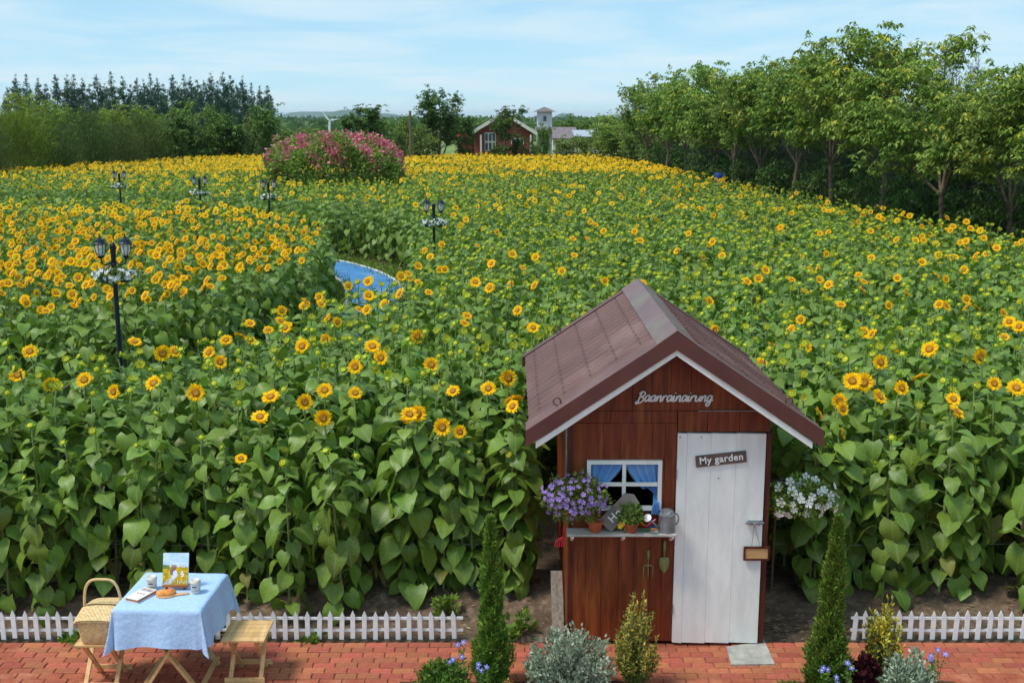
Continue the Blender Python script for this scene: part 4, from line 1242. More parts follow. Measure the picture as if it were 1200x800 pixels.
    def bun(c, rx, ry, h):
        m = MB(); prof = [(1.0, 0), (1.03, .25), (.9, .7), (.6, .95), (.2, 1.0)]
        vs_, fs_ = [], []; n = 18
        for rr, z in prof: vs_ += [(c[0] + rx * rr * math.cos(6.2832 * i / n), c[1] + ry * rr * math.sin(6.2832 * i / n), c[2] + h * z) for i in range(n)]
        fs_ = [(j * n + i, j * n + (i + 1) % n, (j + 1) * n + (i + 1) % n, (j + 1) * n + i) for j in range(len(prof) - 1) for i in range(n)] + [tuple(range((len(prof) - 1) * n, len(prof) * n))]
        m.add(vs_, fs_); return m
    q = b.location
    bun((q.x - .03, q.y, q.z), .05, .055, .03).build('bun', mat('bread_crust', srgb(226, 160, 82), 0.6, srgb(196, 120, 56), 14.0, bump=.3), b, smooth=True)
    bun((q.x + .03, q.y + .005, q.z), .05, .055, .034).build('bun', mat('bread_crust', 0), b, smooth=True)
    bun((q.x + .035, q.y + .0, q.z + .0325), .026, .024, .008).build('topping', mat('orange_topping', srgb(226, 104, 50), 0.4, srgb(240, 150, 70), 40.0), b, smooth=True)
add_table_items()

# ------------------------------------------------------------------ foliage helpers
def leaf_cloud(C, D, size, wid, rs, bend=.25, cols=None, flat=0.0):
    """C centres, D directions (n,3): one folded four-sided leaf per centre; returns verts, faces (quads as 2 tris sharing a fold)"""
    n = len(C); D = D / np.linalg.norm(D, axis=1)[:, None]
    rnd = rs.normal(size=(n, 3)) if not flat else np.stack([rs.normal(size=n) * (1 - flat), rs.normal(size=n) * (1 - flat), np.ones(n)], 1)
    S = np.cross(D, rnd); S /= np.linalg.norm(S, axis=1)[:, None] + 1e-9
    N = np.cross(S, D)
    L = (size * rs.uniform(.7, 1.3, n))[:, None]; Wd = L * wid
    base, tip = C, C + D * L - N * L * bend * .6
    mid = C + D * L * .45 + N * L * bend * .15
    V = np.stack([base, mid + S * Wd * .5 - N * Wd * .12, tip, mid - S * Wd * .5 - N * Wd * .12], 1).reshape(-1, 3)
    i = np.arange(n)[:, None] * 4
    Fc = np.concatenate([i + np.array([[0, 1, 2]]), i + np.array([[0, 2, 3]])], 1).reshape(-1, 3)
    return V, Fc
def np_mesh(name, V, Fc, mt, col=None, smooth=False):
    me = bpy.data.meshes.new(name)
    me.vertices.add(len(V)); me.vertices.foreach_set('co', np.asarray(V, np.float32).ravel())
    me.loops.add(Fc.size); me.loops.foreach_set('vertex_index', Fc.astype(np.int32).ravel())
    k = Fc.shape[1]; me.polygons.add(len(Fc)); me.polygons.foreach_set('loop_start', np.arange(len(Fc), dtype=np.int32) * k)
    me.polygons.foreach_set('loop_total', np.full(len(Fc), k, np.int32))
    me.materials.append(mt)
    if col is not None:
        a = me.color_attributes.new('tint', 'FLOAT_COLOR', 'POINT'); c = np.ones((len(V), 4), np.float32); c[:, :3] = col; a.data.foreach_set('color', c.ravel())
    me.update(calc_edges=True)
    if smooth: me.polygons.foreach_set('use_smooth', [True] * len(Fc))
    return me
def tint(n, cols, wts, rs, per=4, jit=.12):
    c = np.array(cols)[rs.choice(len(cols), n, p=np.array(wts) / sum(wts))] * rs.uniform(1 - jit, 1 + jit, (n, 1))
    return np.repeat(c, per, 0)
def leafmat(name, trans=.3, rough=.55, objvar=.1, huevar=.01):
    return mat(name, (0, 0, 0), rough, attr='tint', trans=trans, objvar=objvar, huevar=huevar, spec=.3)
FOL = leafmat('foliage')

# ------------------------------------------------------------------ planting bed in front, with its shrubs
bed_soil = mat('bed_soil', srgb(86, 66, 52), 1.0, srgb(60, 46, 38), 14.0, bump=0.9)
for xa, xb in ((-.95, 1.12), (2.25, 3.75)):
    m = MB()
    m.grid(lambda s, t: (xa + (xb - xa) * s, 8.05 + .9 * t, .006 + .05 * math.sin(math.pi * s) ** .5 * math.sin(math.pi * t) ** .5 + .015 * vnoise(s * 30, t * 12)), 40, 18)
    tag(m.build('planting_bed', bed_soil, smooth=True, fix=False), kind='structure')

def conifer(base, H, Wd, label, seed, lean=0.0):
    t = thing('conifer', base, label, 'conifer', 'narrow conifers beside the shed'); rs = np.random.default_rng(seed); base = Vector(base)
    m = MB(); m.tube([base, base + Vector((lean * .3, 0, H * .35)), base + Vector((lean, 0, H * .93))], [.022, .016, .004], 7); m.build('trunk', mat('bark', srgb(96, 74, 56), 0.95, srgb(70, 54, 42), 14.0, bump=.5), t)
    n = 15000; h = rs.uniform(0, 1, n) ** 1.25
    prof = np.interp(h, [0, .05, .15, .3, .5, .7, .85, 1], [.85, 1.0, .98, .76, .54, .42, .28, .04]) * Wd / 2
    a = rs.uniform(0, 2 * np.pi, n)
    lob = 1 + .20 * np.sin(a * 2 + h * 15 + seed) + .18 * np.sin(a * 5 - h * 37 + 1) + .12 * np.sin(a * 9 + h * 60)
    r = prof * lob * np.sqrt(rs.uniform(.25, 1, n))
    C = np.stack([base.x + r * np.cos(a) + lean * h, base.y + r * np.sin(a), base.z + .02 + h * H * .97], 1)
    D = np.stack([np.cos(a) * .55, np.sin(a) * .55, np.full(n, 1.0)], 1) + rs.normal(0, .35, (n, 3))
    V, Fc = leaf_cloud(C, D, .046, .34, rs)
    col = tint(n, [srgb(102, 138, 50), srgb(120, 156, 60), srgb(80, 116, 44), srgb(150, 168, 70), srgb(122, 98, 56)], [4, 4, 3, 1.6, .35], rs)
    put('crown', np_mesh('conifer_foliage', V - np.tile(np.array(base), (len(V), 1)), Fc, FOL, col), t)
p = W(577, 803, z=0); conifer((p.x, p.y, 0), 1.50, .275, 'narrow green conifer standing left of the shed before the bank', 11, -.01)
p = W(966, 806, z=0); conifer((p.x, p.y, 0), 1.52, .295, 'narrow green conifer standing right of the shed below the petunias', 12, .04)

def branchy(name, base, H, Wd, label, cat, seed, nb, nl, size, wid, cols, wts, outer=None, owt=None, spread=.8, lift=1.0, bare=.15, profile=None):
    """shrub of many fine upright twigs carrying small leaves; outer = colours of the twig tips"""
    t = thing(name, base, label, cat); rs = np.random.default_rng(seed); base = Vector(base); r = random.Random(seed)
    tw = MB(); C, D, T = [], [], []
    for b in range(nb):
        a = r.uniform(0, 6.2832); k = math.sqrt(r.uniform(0, 1)); hh = H * (1 - .5 * k ** 2) * r.uniform(.5, 1.12)
        tip = Vector((math.cos(a) * k * Wd / 2 * spread, math.sin(a) * k * Wd / 2 * spread, hh))
        if profile: tip.x *= profile; tip.y *= profile
        st = Vector((tip.x * .15, tip.y * .15, 0)); mid = st.lerp(tip, .5) + Vector((tip.x * .22, tip.y * .22, 0))
        P = [st * (1 - q) ** 2 + mid * 2 * q * (1 - q) + tip * q * q for q in np.linspace(0, 1, 6)]
        tw.tube([base + p_ for p_ in P], [.006, .005, .004, .003, .002, .001], 4, cap=False)
        for j in range(nl):
            q = bare + (1 - bare) * r.random() ** .8
            c = st * (1 - q) ** 2 + mid * 2 * q * (1 - q) + tip * q * q
            sp_ = Wd * .042 * (1.3 - q)
            C.append(c + Vector((r.gauss(0, sp_), r.gauss(0, sp_), r.gauss(0, sp_ * .8)))); T.append(q)
            d = (tip - st).normalized(); D.append(d * lift + Vector((r.gauss(0, .7), r.gauss(0, .7), r.gauss(.1, .6))))
    tw.build('twigs', mat('twig_bark', srgb(110, 92, 72), 0.95), t)
    C = np.array(C); D = np.array(D); T = np.array(T)
    V, Fc = leaf_cloud(C, D, size, wid, rs)
    n = len(C); col = tint(n, cols, wts, rs)
    if outer:
        oc = tint(n, outer, owt or [1] * len(outer), rs); f = np.repeat((T > .62) & (rs.uniform(size=n) < .8), 4); col[f] = oc[f]
    put('crown', np_mesh(name + '_leaves', V, Fc, FOL, col), t)
    return t
SILV = [srgb(150, 166, 138), srgb(176, 188, 164), srgb(122, 142, 112), srgb(196, 204, 186)]
p = W(668, 808, z=0); branchy('silver_shrub', (p.x, p.y - .05, 0.02), .56, .95, 'silvery grey green shrub in front of the shed\'s brown wall', 'shrub', 31, 110, 70, .036, .5, SILV, [3, 3, 2, 1])
p = W(745, 806, z=0); branchy('golden_shrub', (p.x, p.y, 0.02), .80, .46, 'upright green shrub with golden tips beside the shed door', 'shrub', 32, 80, 75, .034, .36, [srgb(96, 120, 48), srgb(116, 134, 56), srgb(80, 100, 44)], [2, 2, 1], [srgb(206, 184, 84), srgb(150, 158, 72), srgb(222, 202, 110)], [2, 2, 1])
p = W(1033, 800, z=0); branchy('yellow_shrub', (p.x, p.y + .03, 0.02), .74, .40, 'upright shrub with bright yellow tips before the right picket fence', 'shrub', 33, 64, 62, .036, .42, [srgb(96, 112, 52), srgb(112, 126, 60), srgb(90, 88, 50)], [2, 2, 1], [srgb(232, 204, 60), srgb(150, 160, 70), srgb(240, 218, 90), srgb(206, 196, 120)], [2, 2, 1, 1])
p = W(1012, 808, z=0); branchy('burgundy_plant', (p.x, p.y, 0.02), .27, .28, 'small dark burgundy leafed plant beside the right conifer', 'plant', 34, 30, 34, .06, .6, [srgb(72, 26, 36), srgb(92, 34, 44), srgb(50, 20, 28)], [2, 1, 1])
p = W(1064, 818, z=0); branchy('silver_shrub', (p.x, p.y, 0.02), .40, .62, 'silvery grey green shrub with white flowers below the right fence', 'shrub', 35, 64, 60, .036, .5, SILV, [3, 3, 2, 1])
p = W(518, 815, z=0); branchy('low_green_bush', (p.x, p.y, 0.02), .27, .62, 'low rounded green bush on the bricks left of the left conifer', 'bush', 36, 120, 46, .030, .55, [srgb(74, 110, 34), srgb(96, 134, 44), srgb(60, 94, 30), srgb(128, 152, 56)], [3, 3, 2, 1])
p = W(822, 830, z=0); branchy('low_green_bush', (W(925, 828, z=0).x, W(925, 828, z=0).y, 0.02), .2, .32, 'small green bush at the foot of the right conifer', 'bush', 37, 50, 40, .030, .55, [srgb(80, 116, 38), srgb(104, 140, 48)], [1, 1])
p = W(570, 818, z=0); branchy('orange_plant', (W(597, 822, z=0).x, W(597, 822, z=0).y, 0.02), .16, .2, 'small orange tinged plant between left conifer and silver shrub', 'plant', 38, 24, 26, .035, .5, [srgb(196, 140, 76), srgb(150, 140, 70), srgb(176, 110, 70)], [2, 1, 1])

def blue_flowers(marks, base, label, seed):
    """leggy plant with small blue violet flowers at the given pixels"""
    Y = base.y; t = thing('blue_flower_plant', base, label, 'plant', 'blue flowered plants in the front bed'); r = random.Random(seed); rs = np.random.default_rng(seed)
    st = MB(); C, D = [], []
    bl = mat('blue_violet_petal', srgb(112, 120, 214), 0.6, srgb(150, 150, 230), 30.0, trans=.2); ce = mat('white_eye', srgb(236, 232, 240), 0.6)
    for k, (u, v) in enumerate(marks):
        h = W(u, v, Y=Y + r.uniform(-.08, .05)); f = base.lerp(Vector((h.x, h.y, base.z)), .4)
        P = [f, f.lerp(h, .5) + Vector((r.uniform(-.02, .02), 0, .03)), h]
        st.tube(P, .003, 4, cap=False)
        for j in range(26):
            q = r.uniform(.05, .92); c = P[0] * (1 - q) ** 2 + P[1] * 2 * q * (1 - q) + P[2] * q * q
            C.append(c + Vector((r.gauss(0, .015), r.gauss(0, .015), 0))); D.append((r.gauss(0, 1), r.gauss(0, 1), r.uniform(-.1, .9)))
        fm = MB()
        dirn = Vector((r.uniform(-.5, .5), -1, r.uniform(.2, .8))).normalized(); q = dirn.to_track_quat('Z', 'Y').to_matrix()
        for i in range(5):
            a = 6.2832 * i / 5; b1 = .55
            fm.add([h, h + q @ Vector((.017 * math.cos(a - b1), .017 * math.sin(a - b1), .004)), h + q @ Vector((.026 * math.cos(a), .026 * math.sin(a), .001)), h + q @ Vector((.017 * math.cos(a + b1), .017 * math.sin(a + b1), .004))], [(0, 1, 2, 3)])
        fl = fm.build('flower', bl, t, fix=False)
        em = MB(); em.lathe(h + dirn * .004, [(.006, -.002), (.004, .003)], 7, M=q); em.build('eye', ce, fl)
    st.build('stems', mat('green_twig', srgb(104, 130, 60), 0.8), t)
    V, Fc = leaf_cloud(np.array(C), np.array(D, float), .034, .5, rs); n = len(C)
    put('crown', np_mesh('blue_plant_leaves', V - np.array(base)[None], Fc, FOL, tint(n, [srgb(88, 122, 46), srgb(108, 142, 58)], [1, 1], rs)), t)
b = W(550, 812, z=0.02); blue_flowers([(536, 755), (531, 772), (527, 775), (541, 769), (543, 752)], b, 'leggy plant with blue flowers left of the left conifer', 51)
b = W(566, 816, z=0.02); blue_flowers([(560, 783), (564, 785), (570, 781), (561, 778)], b, 'leggy plant with blue flowers before the left conifer\'s foot', 52)
b = W(975, 815, z=0.02); blue_flowers([(965, 782), (970, 784), (980, 793), (981, 799), (963, 785)], b, 'leggy plant with blue flowers before the right conifer\'s foot', 53)
b = W(1000, 815, z=0.02); blue_flowers([(994, 777), (998, 782), (993, 776)], b, 'leggy plant with pale blue flowers between right conifer and burgundy plant', 54)
b = W(1096, 815, z=0.02); blue_flowers([(1090, 771), (1092, 774), (1099, 761), (1108, 766), (1091, 768)], b, 'tall leggy plant with blue flowers right of the second silver shrub', 55)
for u, v, h, w, lab, sd in ((722, 0, 0, 0, '', 0),): pass

# weeds on the bank
def weed(u, v, h, w, lab, sd):
    p = W(u, v, z=.05); branchy('bank_weed', (p.x, p.y, ground_z(p.x, p.y) - .01), h, w, lab, 'weed', sd, 12, 14, .07, .55, [srgb(104, 134, 48), srgb(124, 150, 58)], [1, 1], spread=1.0)
weed(523, 718, .20, .30, 'bright green weed on the soil bank above the left fence end', 61)
weed(606, 738, .22, .34, 'grey green weed on the bank between left conifer and shed', 62)
weed(90, 742, .12, .3, 'low weed behind the pickets below the wicker basket', 63)
weed(365, 742, .10, .25, 'low weed behind the pickets right of the bare stool', 64)
weed(250, 735, .14, .35, 'low weed behind the pickets right of the blue table', 65)

# ------------------------------------------------------------------ shelf things, hanging petunias, hand tools
TERRA = mat('terracotta', srgb(190, 98, 62), 0.85, srgb(160, 76, 48), 8.0, bump=.3)
FLP = {}
def flower_mesh(name, col, eye, rad, petals=5):
    m = MB()
    for i in range(petals):
        a = 6.2832 * i / petals; w = 3.9 / petals
        m.add([(0, 0, 0), (rad * .84 * math.cos(a - w * .62), rad * .84 * math.sin(a - w * .62), rad * .22), (rad * math.cos(a), rad * math.sin(a), rad * .16), (rad * .84 * math.cos(a + w * .62), rad * .84 * math.sin(a + w * .62), rad * .22)], [(0, 1, 2, 3)])
    return m.mesh(name, mat(name + '_petal', col, 0.6, trans=.25, objvar=.12))
def flower_ball(root, c, rad, nleaf, nfl, lcols, fmesh, seed, front=.2, lsize=.045, fname='flower', fz=(-.6, 1.0), shell=.92):
    """rounded mass of leaves (part) dotted with separate flowers (parts)"""
    rs = np.random.default_rng(seed); r = random.Random(seed); c = Vector(c); rad = Vector(rad)
    d = rs.normal(size=(nleaf, 3)); d /= np.linalg.norm(d, axis=1)[:, None]
    k = rs.uniform(.25, 1, nleaf) ** .5 * (1 + .16 * np.sin(d[:, 0] * 7 + d[:, 2] * 5 + seed))
    C = np.array(c)[None] + d * k[:, None] * np.array(rad)[None]
    D = d * .6 + rs.normal(0, .6, (nleaf, 3)) + np.array([0, 0, .25])
    V, Fc = leaf_cloud(C, D, lsize, .5, rs)
    put('foliage', np_mesh('flower_foliage', V - np.array(root.location)[None], Fc, FOL, tint(nleaf, lcols, [1] * len(lcols), rs)), root)
    for i in range(nfl):
        while True:
            dv = Vector((r.gauss(0, 1), r.gauss(-.35, 1), r.gauss(.15, 1))).normalized()
            if dv.y < front and fz[0] < dv.z < fz[1]: break
        p = c + Vector((dv.x * rad.x, dv.y * rad.y, dv.z * rad.z)) * r.uniform(shell - .06, 1.1)
        f = (dv + Vector((r.gauss(0, .3), r.gauss(-.5, .3), r.gauss(.25, .3)))).normalized()
        s = r.uniform(.75, 1.2)
        put(fname, fmesh, root, Matrix.Translation(p - root.location) @ f.to_track_quat('Z', 'Y').to_matrix().to_4x4() @ Matrix.Rotation(r.uniform(0, 6), 4, 'Z') @ Matrix.Diagonal((s, s, s, 1)))
def pot(root, c, r0, r1, h):
    m = MB(); m.lathe(c, [(r0, 0), (r0 + (r1 - r0) * .8, h * .76), (r1 * 1.06, h * .76), (r1 * 1.1, h), (r1 * .95, h), (r1 * .9, h * .86), (.005, h * .86)], 24); m.build('pot', TERRA, root, smooth=False)
VIOL = flower_mesh('violet_flower', srgb(160, 130, 204), None, .023); WHT = flower_mesh('white_petunia', srgb(246, 244, 238), None, .044)
WHS = flower_mesh('small_white_petunia', srgb(232, 234, 238), None, .036)
p = W(697.5, 621, Y=FY - .12); c = Vector((p.x, FY - .11, SHELF_Z + .002))
t = thing('violet_flower_pot', c, 'terracotta pot of small violet flowers at the shelf\'s left end', 'potted plant')
pot(t, c, .05, .068, .10)
cc = W(674, 583, Y=FY - .16); flower_ball(t, cc, (.29, .19, .21), 2400, 105, [srgb(104, 124, 54), srgb(84, 108, 44), srgb(126, 140, 70)], VIOL, 71, lsize=.034)
m = MB()
for k in range(14):
    a = random.Random(k).uniform(0, 6.28); m.tube([c + Vector((0, 0, .08)), c + Vector((-.05, -.03, .16)), cc + Vector((.13 * math.cos(a), .08 * math.sin(a), .08))], .003, 4)
m.build('stems', MATS['green_twig'], t)
p = W(739, 622, Y=FY - .12); c = Vector((p.x, FY - .115, SHELF_Z + .002))
t = thing('small_potted_plant', c, 'small terracotta pot of green leaves in the middle of the shelf', 'potted plant')
pot(t, c, .05, .07, .085)
YEL = flower_mesh('yellow_flower', srgb(246, 200, 30), None, .026)
flower_ball(t, c + Vector((0, -.01, .15)), (.105, .09, .10), 420, 0, [srgb(104, 132, 60), srgb(126, 150, 76), srgb(86, 116, 50)], YEL, 72, lsize=.05)
for k in range(2): put('flower', YEL, t, Matrix.Translation((-.085 - .015 * k, -.075, .095 - .02 * k)) @ Matrix.Rotation(R(80), 4, 'X'))
# watering can
p = W(781, 623, Y=FY - .12); c = Vector((p.x, FY - .115, SHELF_Z + .002))
t = thing('watering_can', c, 'small galvanised watering can at the right end of the shelf', 'watering can')
m = MB(); m.lathe(c, [(.074, 0), (.076, .004), (.070, .15), (.072, .155)], 26); m.build('body', GALV, t, smooth=False)
m = MB(); m.add([c + Vector((.071 * math.cos(a) , .071 * math.sin(a), .154)) for a in np.linspace(0, 2 * math.pi, 24, endpoint=False)] + [c + Vector((.05 * math.cos(a) - .0, .05 * math.sin(a) + .012, .195 if math.sin(a) > -.3 else .165)) for a in np.linspace(0, 2 * math.pi, 24, endpoint=False)],
                 [(i, (i + 1) % 24, 24 + (i + 1) % 24, 24 + i) for i in range(24)] + [tuple(range(24, 48))]); m.build('hood', GALV, t)
m = MB(); m.tube([c + Vector((-.06, -.02, .035)), c + Vector((-.12, -.05, .09)), c + Vector((-.165, -.07, .135))], [.014, .011, .008], 10); sp_ = m.build('spout', GALV, t, smooth=True)
m = MB(); dv = Vector((-.45, -.6, .62)).normalized(); m.lathe(c + Vector((-.165, -.07, .135)), [(.010, -.01), (.036, .030), (.036, .036), (.002, .040)], 18, M=dv.to_track_quat('Z', 'Y').to_matrix()); m.build('rose', GALV, sp_)
m = MB(); m.tube([c + Vector((.05 + .055 * math.sin(a) , 0, .115 + .06 * -math.cos(a))) for a in np.linspace(.2, math.pi + .5, 16)], .007, 8, flat=.5); m.build('handle', GALV, t, smooth=True)
# toy hand tools on the shelf, each a blunt handle with a head
for k, (u0, v0, u1, v1, ch, chd, nm) in enumerate(((750, 621, 771, 619.5, (40, 110, 70), (226, 140, 50), 'green and orange'), (756, 617, 769, 608, (206, 44, 60), (240, 120, 140), 'red and pink'), (760, 616, 772, 619, (40, 90, 180), (60, 120, 200), 'blue'), (750, 611, 756, 616, (240, 160, 40), (250, 200, 60), 'yellow orange'))):
    a, b = W(u0, v0, Y=FY - .14 + k * .02), W(u1, v1, Y=FY - .10 + k * .02)
    a.z = max(a.z, SHELF_Z + .012); b.z = max(b.z, SHELF_Z + .012)
    t = thing('toy_hand_tool', a, f'small {nm} hand tool lying by the watering can', 'hand tool', 'small coloured tools on the shelf')
    m = MB(); m.tube([a, a.lerp(b, .1), a.lerp(b, .45), a.lerp(b, .55)], [.006, .010, .009, .006], 8); m.build('handle', mat('tool_%d' % k, srgb(*ch), .5), t, smooth=True)
    m = MB(); m.tube([a.lerp(b, .55), a.lerp(b, .62), a.lerp(b, .9), b], [.004, .012, .012, .004], 8, flat=.4); m.build('blade', mat('toolb_%d' % k, srgb(*chd), .5), t, smooth=True)
OLIVE = mat('olive_enamel', srgb(136, 142, 84), 0.5, srgb(112, 116, 66), 12.0, metal=.2)
def hung_tool(u, v0, v1, label, kind):
    top = W(u, v0, Y=FY - .035); bot = W(u, v1, Y=FY - .035); H = top.z - bot.z
    t = thing('garden_fork' if kind == 'fork' else 'garden_trowel', (top.x, top.y, bot.z), label, 'hand tool', 'hand tools hung under the shelf')
    P = lambda x, q, y=0: Vector((top.x + x, top.y + y, top.z - q * H))
    m = MB(); m.tube([P(0, 0), P(0, .03), P(0, .25), P(0, .40)], [.008, .014, .013, .009], 8); m.build('handle', OLIVE, t, smooth=True)
    if kind == 'fork':
        m = MB(); m.tube([P(0, .40), P(0, .56)], .006, 6); m.tube([P(-.042, .60), P(-.036, .555), P(0, .54), P(.036, .555), P(.042, .60)], .006, 6)
        for x in (-.042, 0, .042): m.tube([P(x, .55 if x == 0 else .60), P(x, .8, -.012), P(x * 1.0, 1.0, -.02)], [.0055, .0045, .002], 6)
        m.build('tines', OLIVE, t, smooth=True)
    else:
        m = MB(); m.tube([P(0, .38), P(0, .52)], .006, 6); m.build('neck', OLIVE, t)
        rows = [(.50, .022), (.54, .042), (.70, .046), (.84, .036), (.94, .018), (1.0, .003)]
        m = MB(); m.grid(lambda s, q: (lambda k, f: P((s * 2 - 1) * (rows[k][1] * (1 - f) + rows[k + 1][1] * f), rows[k][0] * (1 - f) + rows[k + 1][0] * f, -.004 - .016 * (1 - (s * 2 - 1) ** 2)))(min(int(q * 5), 4), q * 5 - min(int(q * 5), 4)), 8, 10); m.build('blade', OLIVE, t, smooth=True, fix=False)
hung_tool(760, 644, 677, 'olive green hand fork hanging on the brown wall under the shelf', 'fork')
hung_tool(779, 633, 671, 'olive green trowel hanging on the brown wall beside the door', 'trowel')
# red hand rake hanging from the left end of the shelf
c = W(657, 628, Y=FY - .06); t = thing('red_hand_rake', c, 'red hand rake hanging from the left end of the shelf', 'hand tool'); RED = mat('red_enamel', srgb(196, 30, 50), .45)
m = MB(); m.tube([c + Vector((.035, 0, .09)), c + Vector((.025, 0, .0))], [.012, .009], 8); m.build('handle', RED, t, smooth=True)
for k in range(5):
    m = MB(); m.tube([c + Vector((.025, 0, .0)), c + Vector((.012 - .018 * k + .02, -.01, -.035)), c + Vector((.0 - .02 * k + .03, -.02, -.08)), c + Vector((-.008 - .02 * k + .03, -.035, -.085))], .0035, 5); m.build('tine', RED, t)
# white petunias in a hanging basket right of the door
c = W(936, 590, Y=FY + .10); base = Vector((c.x, c.y, c.z - .08))
t = thing('petunia_basket', base, 'hanging basket of white petunias right of the shed door', 'hanging basket')
m = MB(); m.lathe(base, [(.07, -.02), (.11, .07), (.115, .09), (.1, .09)], 20); m.build('basket', mat('dark_green_plastic', srgb(40, 70, 52), .5), t)
m = MB(); m.bar((XR - .02, FY + .10, base.z + .30), (base.x + .03, FY + .10, base.z + .30), .014, .014); m.tube([(base.x, FY + .10, base.z + .30), (base.x - .1, FY + .1, base.z + .09)], .003, 4); m.tube([(base.x, FY + .10, base.z + .30), (base.x + .1, FY + .1, base.z + .09)], .003, 4); m.build('hook', DARK, t)
flower_ball(t, c + Vector((.01, -.02, .06)), (.33, .18, .18), 2000, 30, [srgb(128, 150, 60), srgb(104, 132, 50), srgb(148, 164, 76)], WHT, 73, lsize=.045, fz=(-.75, .9))
for k in range(6):
    r = random.Random(k + 5); q = c + Vector((r.uniform(-.28, .25), r.uniform(-.1, .05), r.uniform(.16, .27))); put('flower', WHT, t, Matrix.Translation(q - base) @ Vector((r.uniform(-.4, .4), -1, .5)).to_track_quat('Z', 'Y').to_matrix().to_4x4())
    
# ------------------------------------------------------------------ twin lantern posts along the path
IRON = mat('lamp_iron', srgb(34, 40, 56), 0.45, srgb(26, 30, 42), 10.0, metal=.3)
def lamp_post(u, vtop, Y, label, rz=0.0, nfl=42):
    top = W(u, vtop, Y=Y); X = top.x; H = top.z
    t = thing('lamp_post', (X, Y, 0), label, 'street lamp', 'twin lantern posts along the blue path'); B = Vector((X, Y, 0)); Mz = Matrix.Rotation(rz, 3, 'Z')
    K = .78; V_ = lambda x, y, z: B + Mz @ Vector((x * K, y * K, H - (H - z) * K))
    
    m = MB(); m.lathe(B, [(.11, 0), (.11, .04), (.07, .08), (.055, .35), (.036, .38), (.032, H - .50), (.04, H - .48), (.04, H - .45), (.03, H - .43), (.042, H - .24), (.045, H - .18), (.025, H - .145)], 14); m.build('pole', IRON, t, smooth=False)
    K_ = lambda pr: [(a_ * K, b_ * K) for a_, b_ in pr]
    GL = mat('lamp_glass', srgb(226, 228, 224), 0.08, trans=.0, spec=.6)
    for s in (-1, 1):
        m = MB(); P = [V_(0, 0, H - .50), V_(s * .10, 0, H - .58), V_(s * .205, 0, H - .56), V_(s * .225, 0, H - .42)]
        m.tube(smooth_line([tuple(p_) for p_ in P], None, 6)[0], .011, 8); arm = m.build('arm', IRON, t, smooth=True)
        lc = V_(s * .225, 0, H - .44)
        m = MB(); m.lathe(lc, K_([(.03, -.03), (.055, 0), (.06, .02), (.05, .025)]), 12); lan = m.build('lantern', IRON, t)
        m = MB(); m.lathe(lc, K_([(.052, .022), (.088, .09), (.098, .19), (.094, .235)]), 8, cap=False)
        for o in (m.build('glass', glass_mat(), lan, smooth=False),): pass
        m = MB()
        for k in range(8):
            a = 6.2832 * k / 8; m.tube([lc + Vector((rr * math.cos(a), rr * math.sin(a), z)) for rr, z in K_(((.055, .02), (.091, .09), (.101, .19), (.097, .24)))], .005, 4)
        m.build('cage', IRON, lan)
        m = MB(); m.lathe(lc, K_([(.115, .235), (.125, .245), (.095, .275), (.08, .32), (.035, .345), (.03, .36), (.012, .37), (.014, .39), (.004, .43)]), 12); m.build('roof', IRON, lan)
        m = MB(); m.lathe(lc, K_([(.012, .03), (.022, .06), (.03, .10), (.022, .13), (.01, .14)]), 10); m.build('bulb', mat('bulb_glass', srgb(238, 238, 232), .3), lan, smooth=True)
    # ring planter with white petunias at mid height
    hz = H - .86
    m = MB()
    for s in (-1, 1): m.lathe(V_(s * .19, 0, hz), [(.055, -.045), (.08, .03), (.08, .045)], 12)
    m.tube([V_(-.2, 0, hz), V_(.2, 0, hz)], .012, 6)
    m.build('planter', MATS['dark_green_plastic'], t)
    flower_ball(t, V_(0, 0, hz + .08), (.30, .17, .10), 420, nfl, [srgb(96, 124, 56), srgb(120, 144, 72)], WHS, 80 + int(u), lsize=.06, front=.5)
def glass_mat():
    if 'lantern_glass' in MATS: return MATS['lantern_glass']
    m = bpy.data.materials.new('lantern_glass'); m.use_nodes = True; nt = m.node_tree; N, L = nt.nodes, nt.links
    b = N['Principled BSDF']; b.inputs['Base Color'].default_value = (.85, .87, .85, 1); b.inputs['Roughness'].default_value = .15
    tr = nd(nt, 'ShaderNodeBsdfTransparent'); ms = nd(nt, 'ShaderNodeMixShader'); ms.inputs[0].default_value = .55
    L.new(b.outputs[0], ms.inputs[1]); L.new(tr.outputs[0], ms.inputs[2]); L.new(ms.outputs[0], N['Material Output'].inputs['Surface'])
    MATS['lantern_glass'] = m; return m
lamp_post(131, 273, 16.4, 'dark twin lantern post with white flowers before the left sunflower block', .12)
lamp_post(508, 231, 27.2, 'dark twin lantern post with white flowers at the right bend of path', 0)
lamp_post(314, 208, 36.6, 'dark twin lantern post standing below the pink arbour', 0, 30)
lamp_post(233, 204, 38.6, 'dark twin lantern post, middle of the three far left ones', .2, 30)
lamp_post(139, 198, 41.5, 'dark twin lantern post, leftmost and farthest along the path', .1, 30)

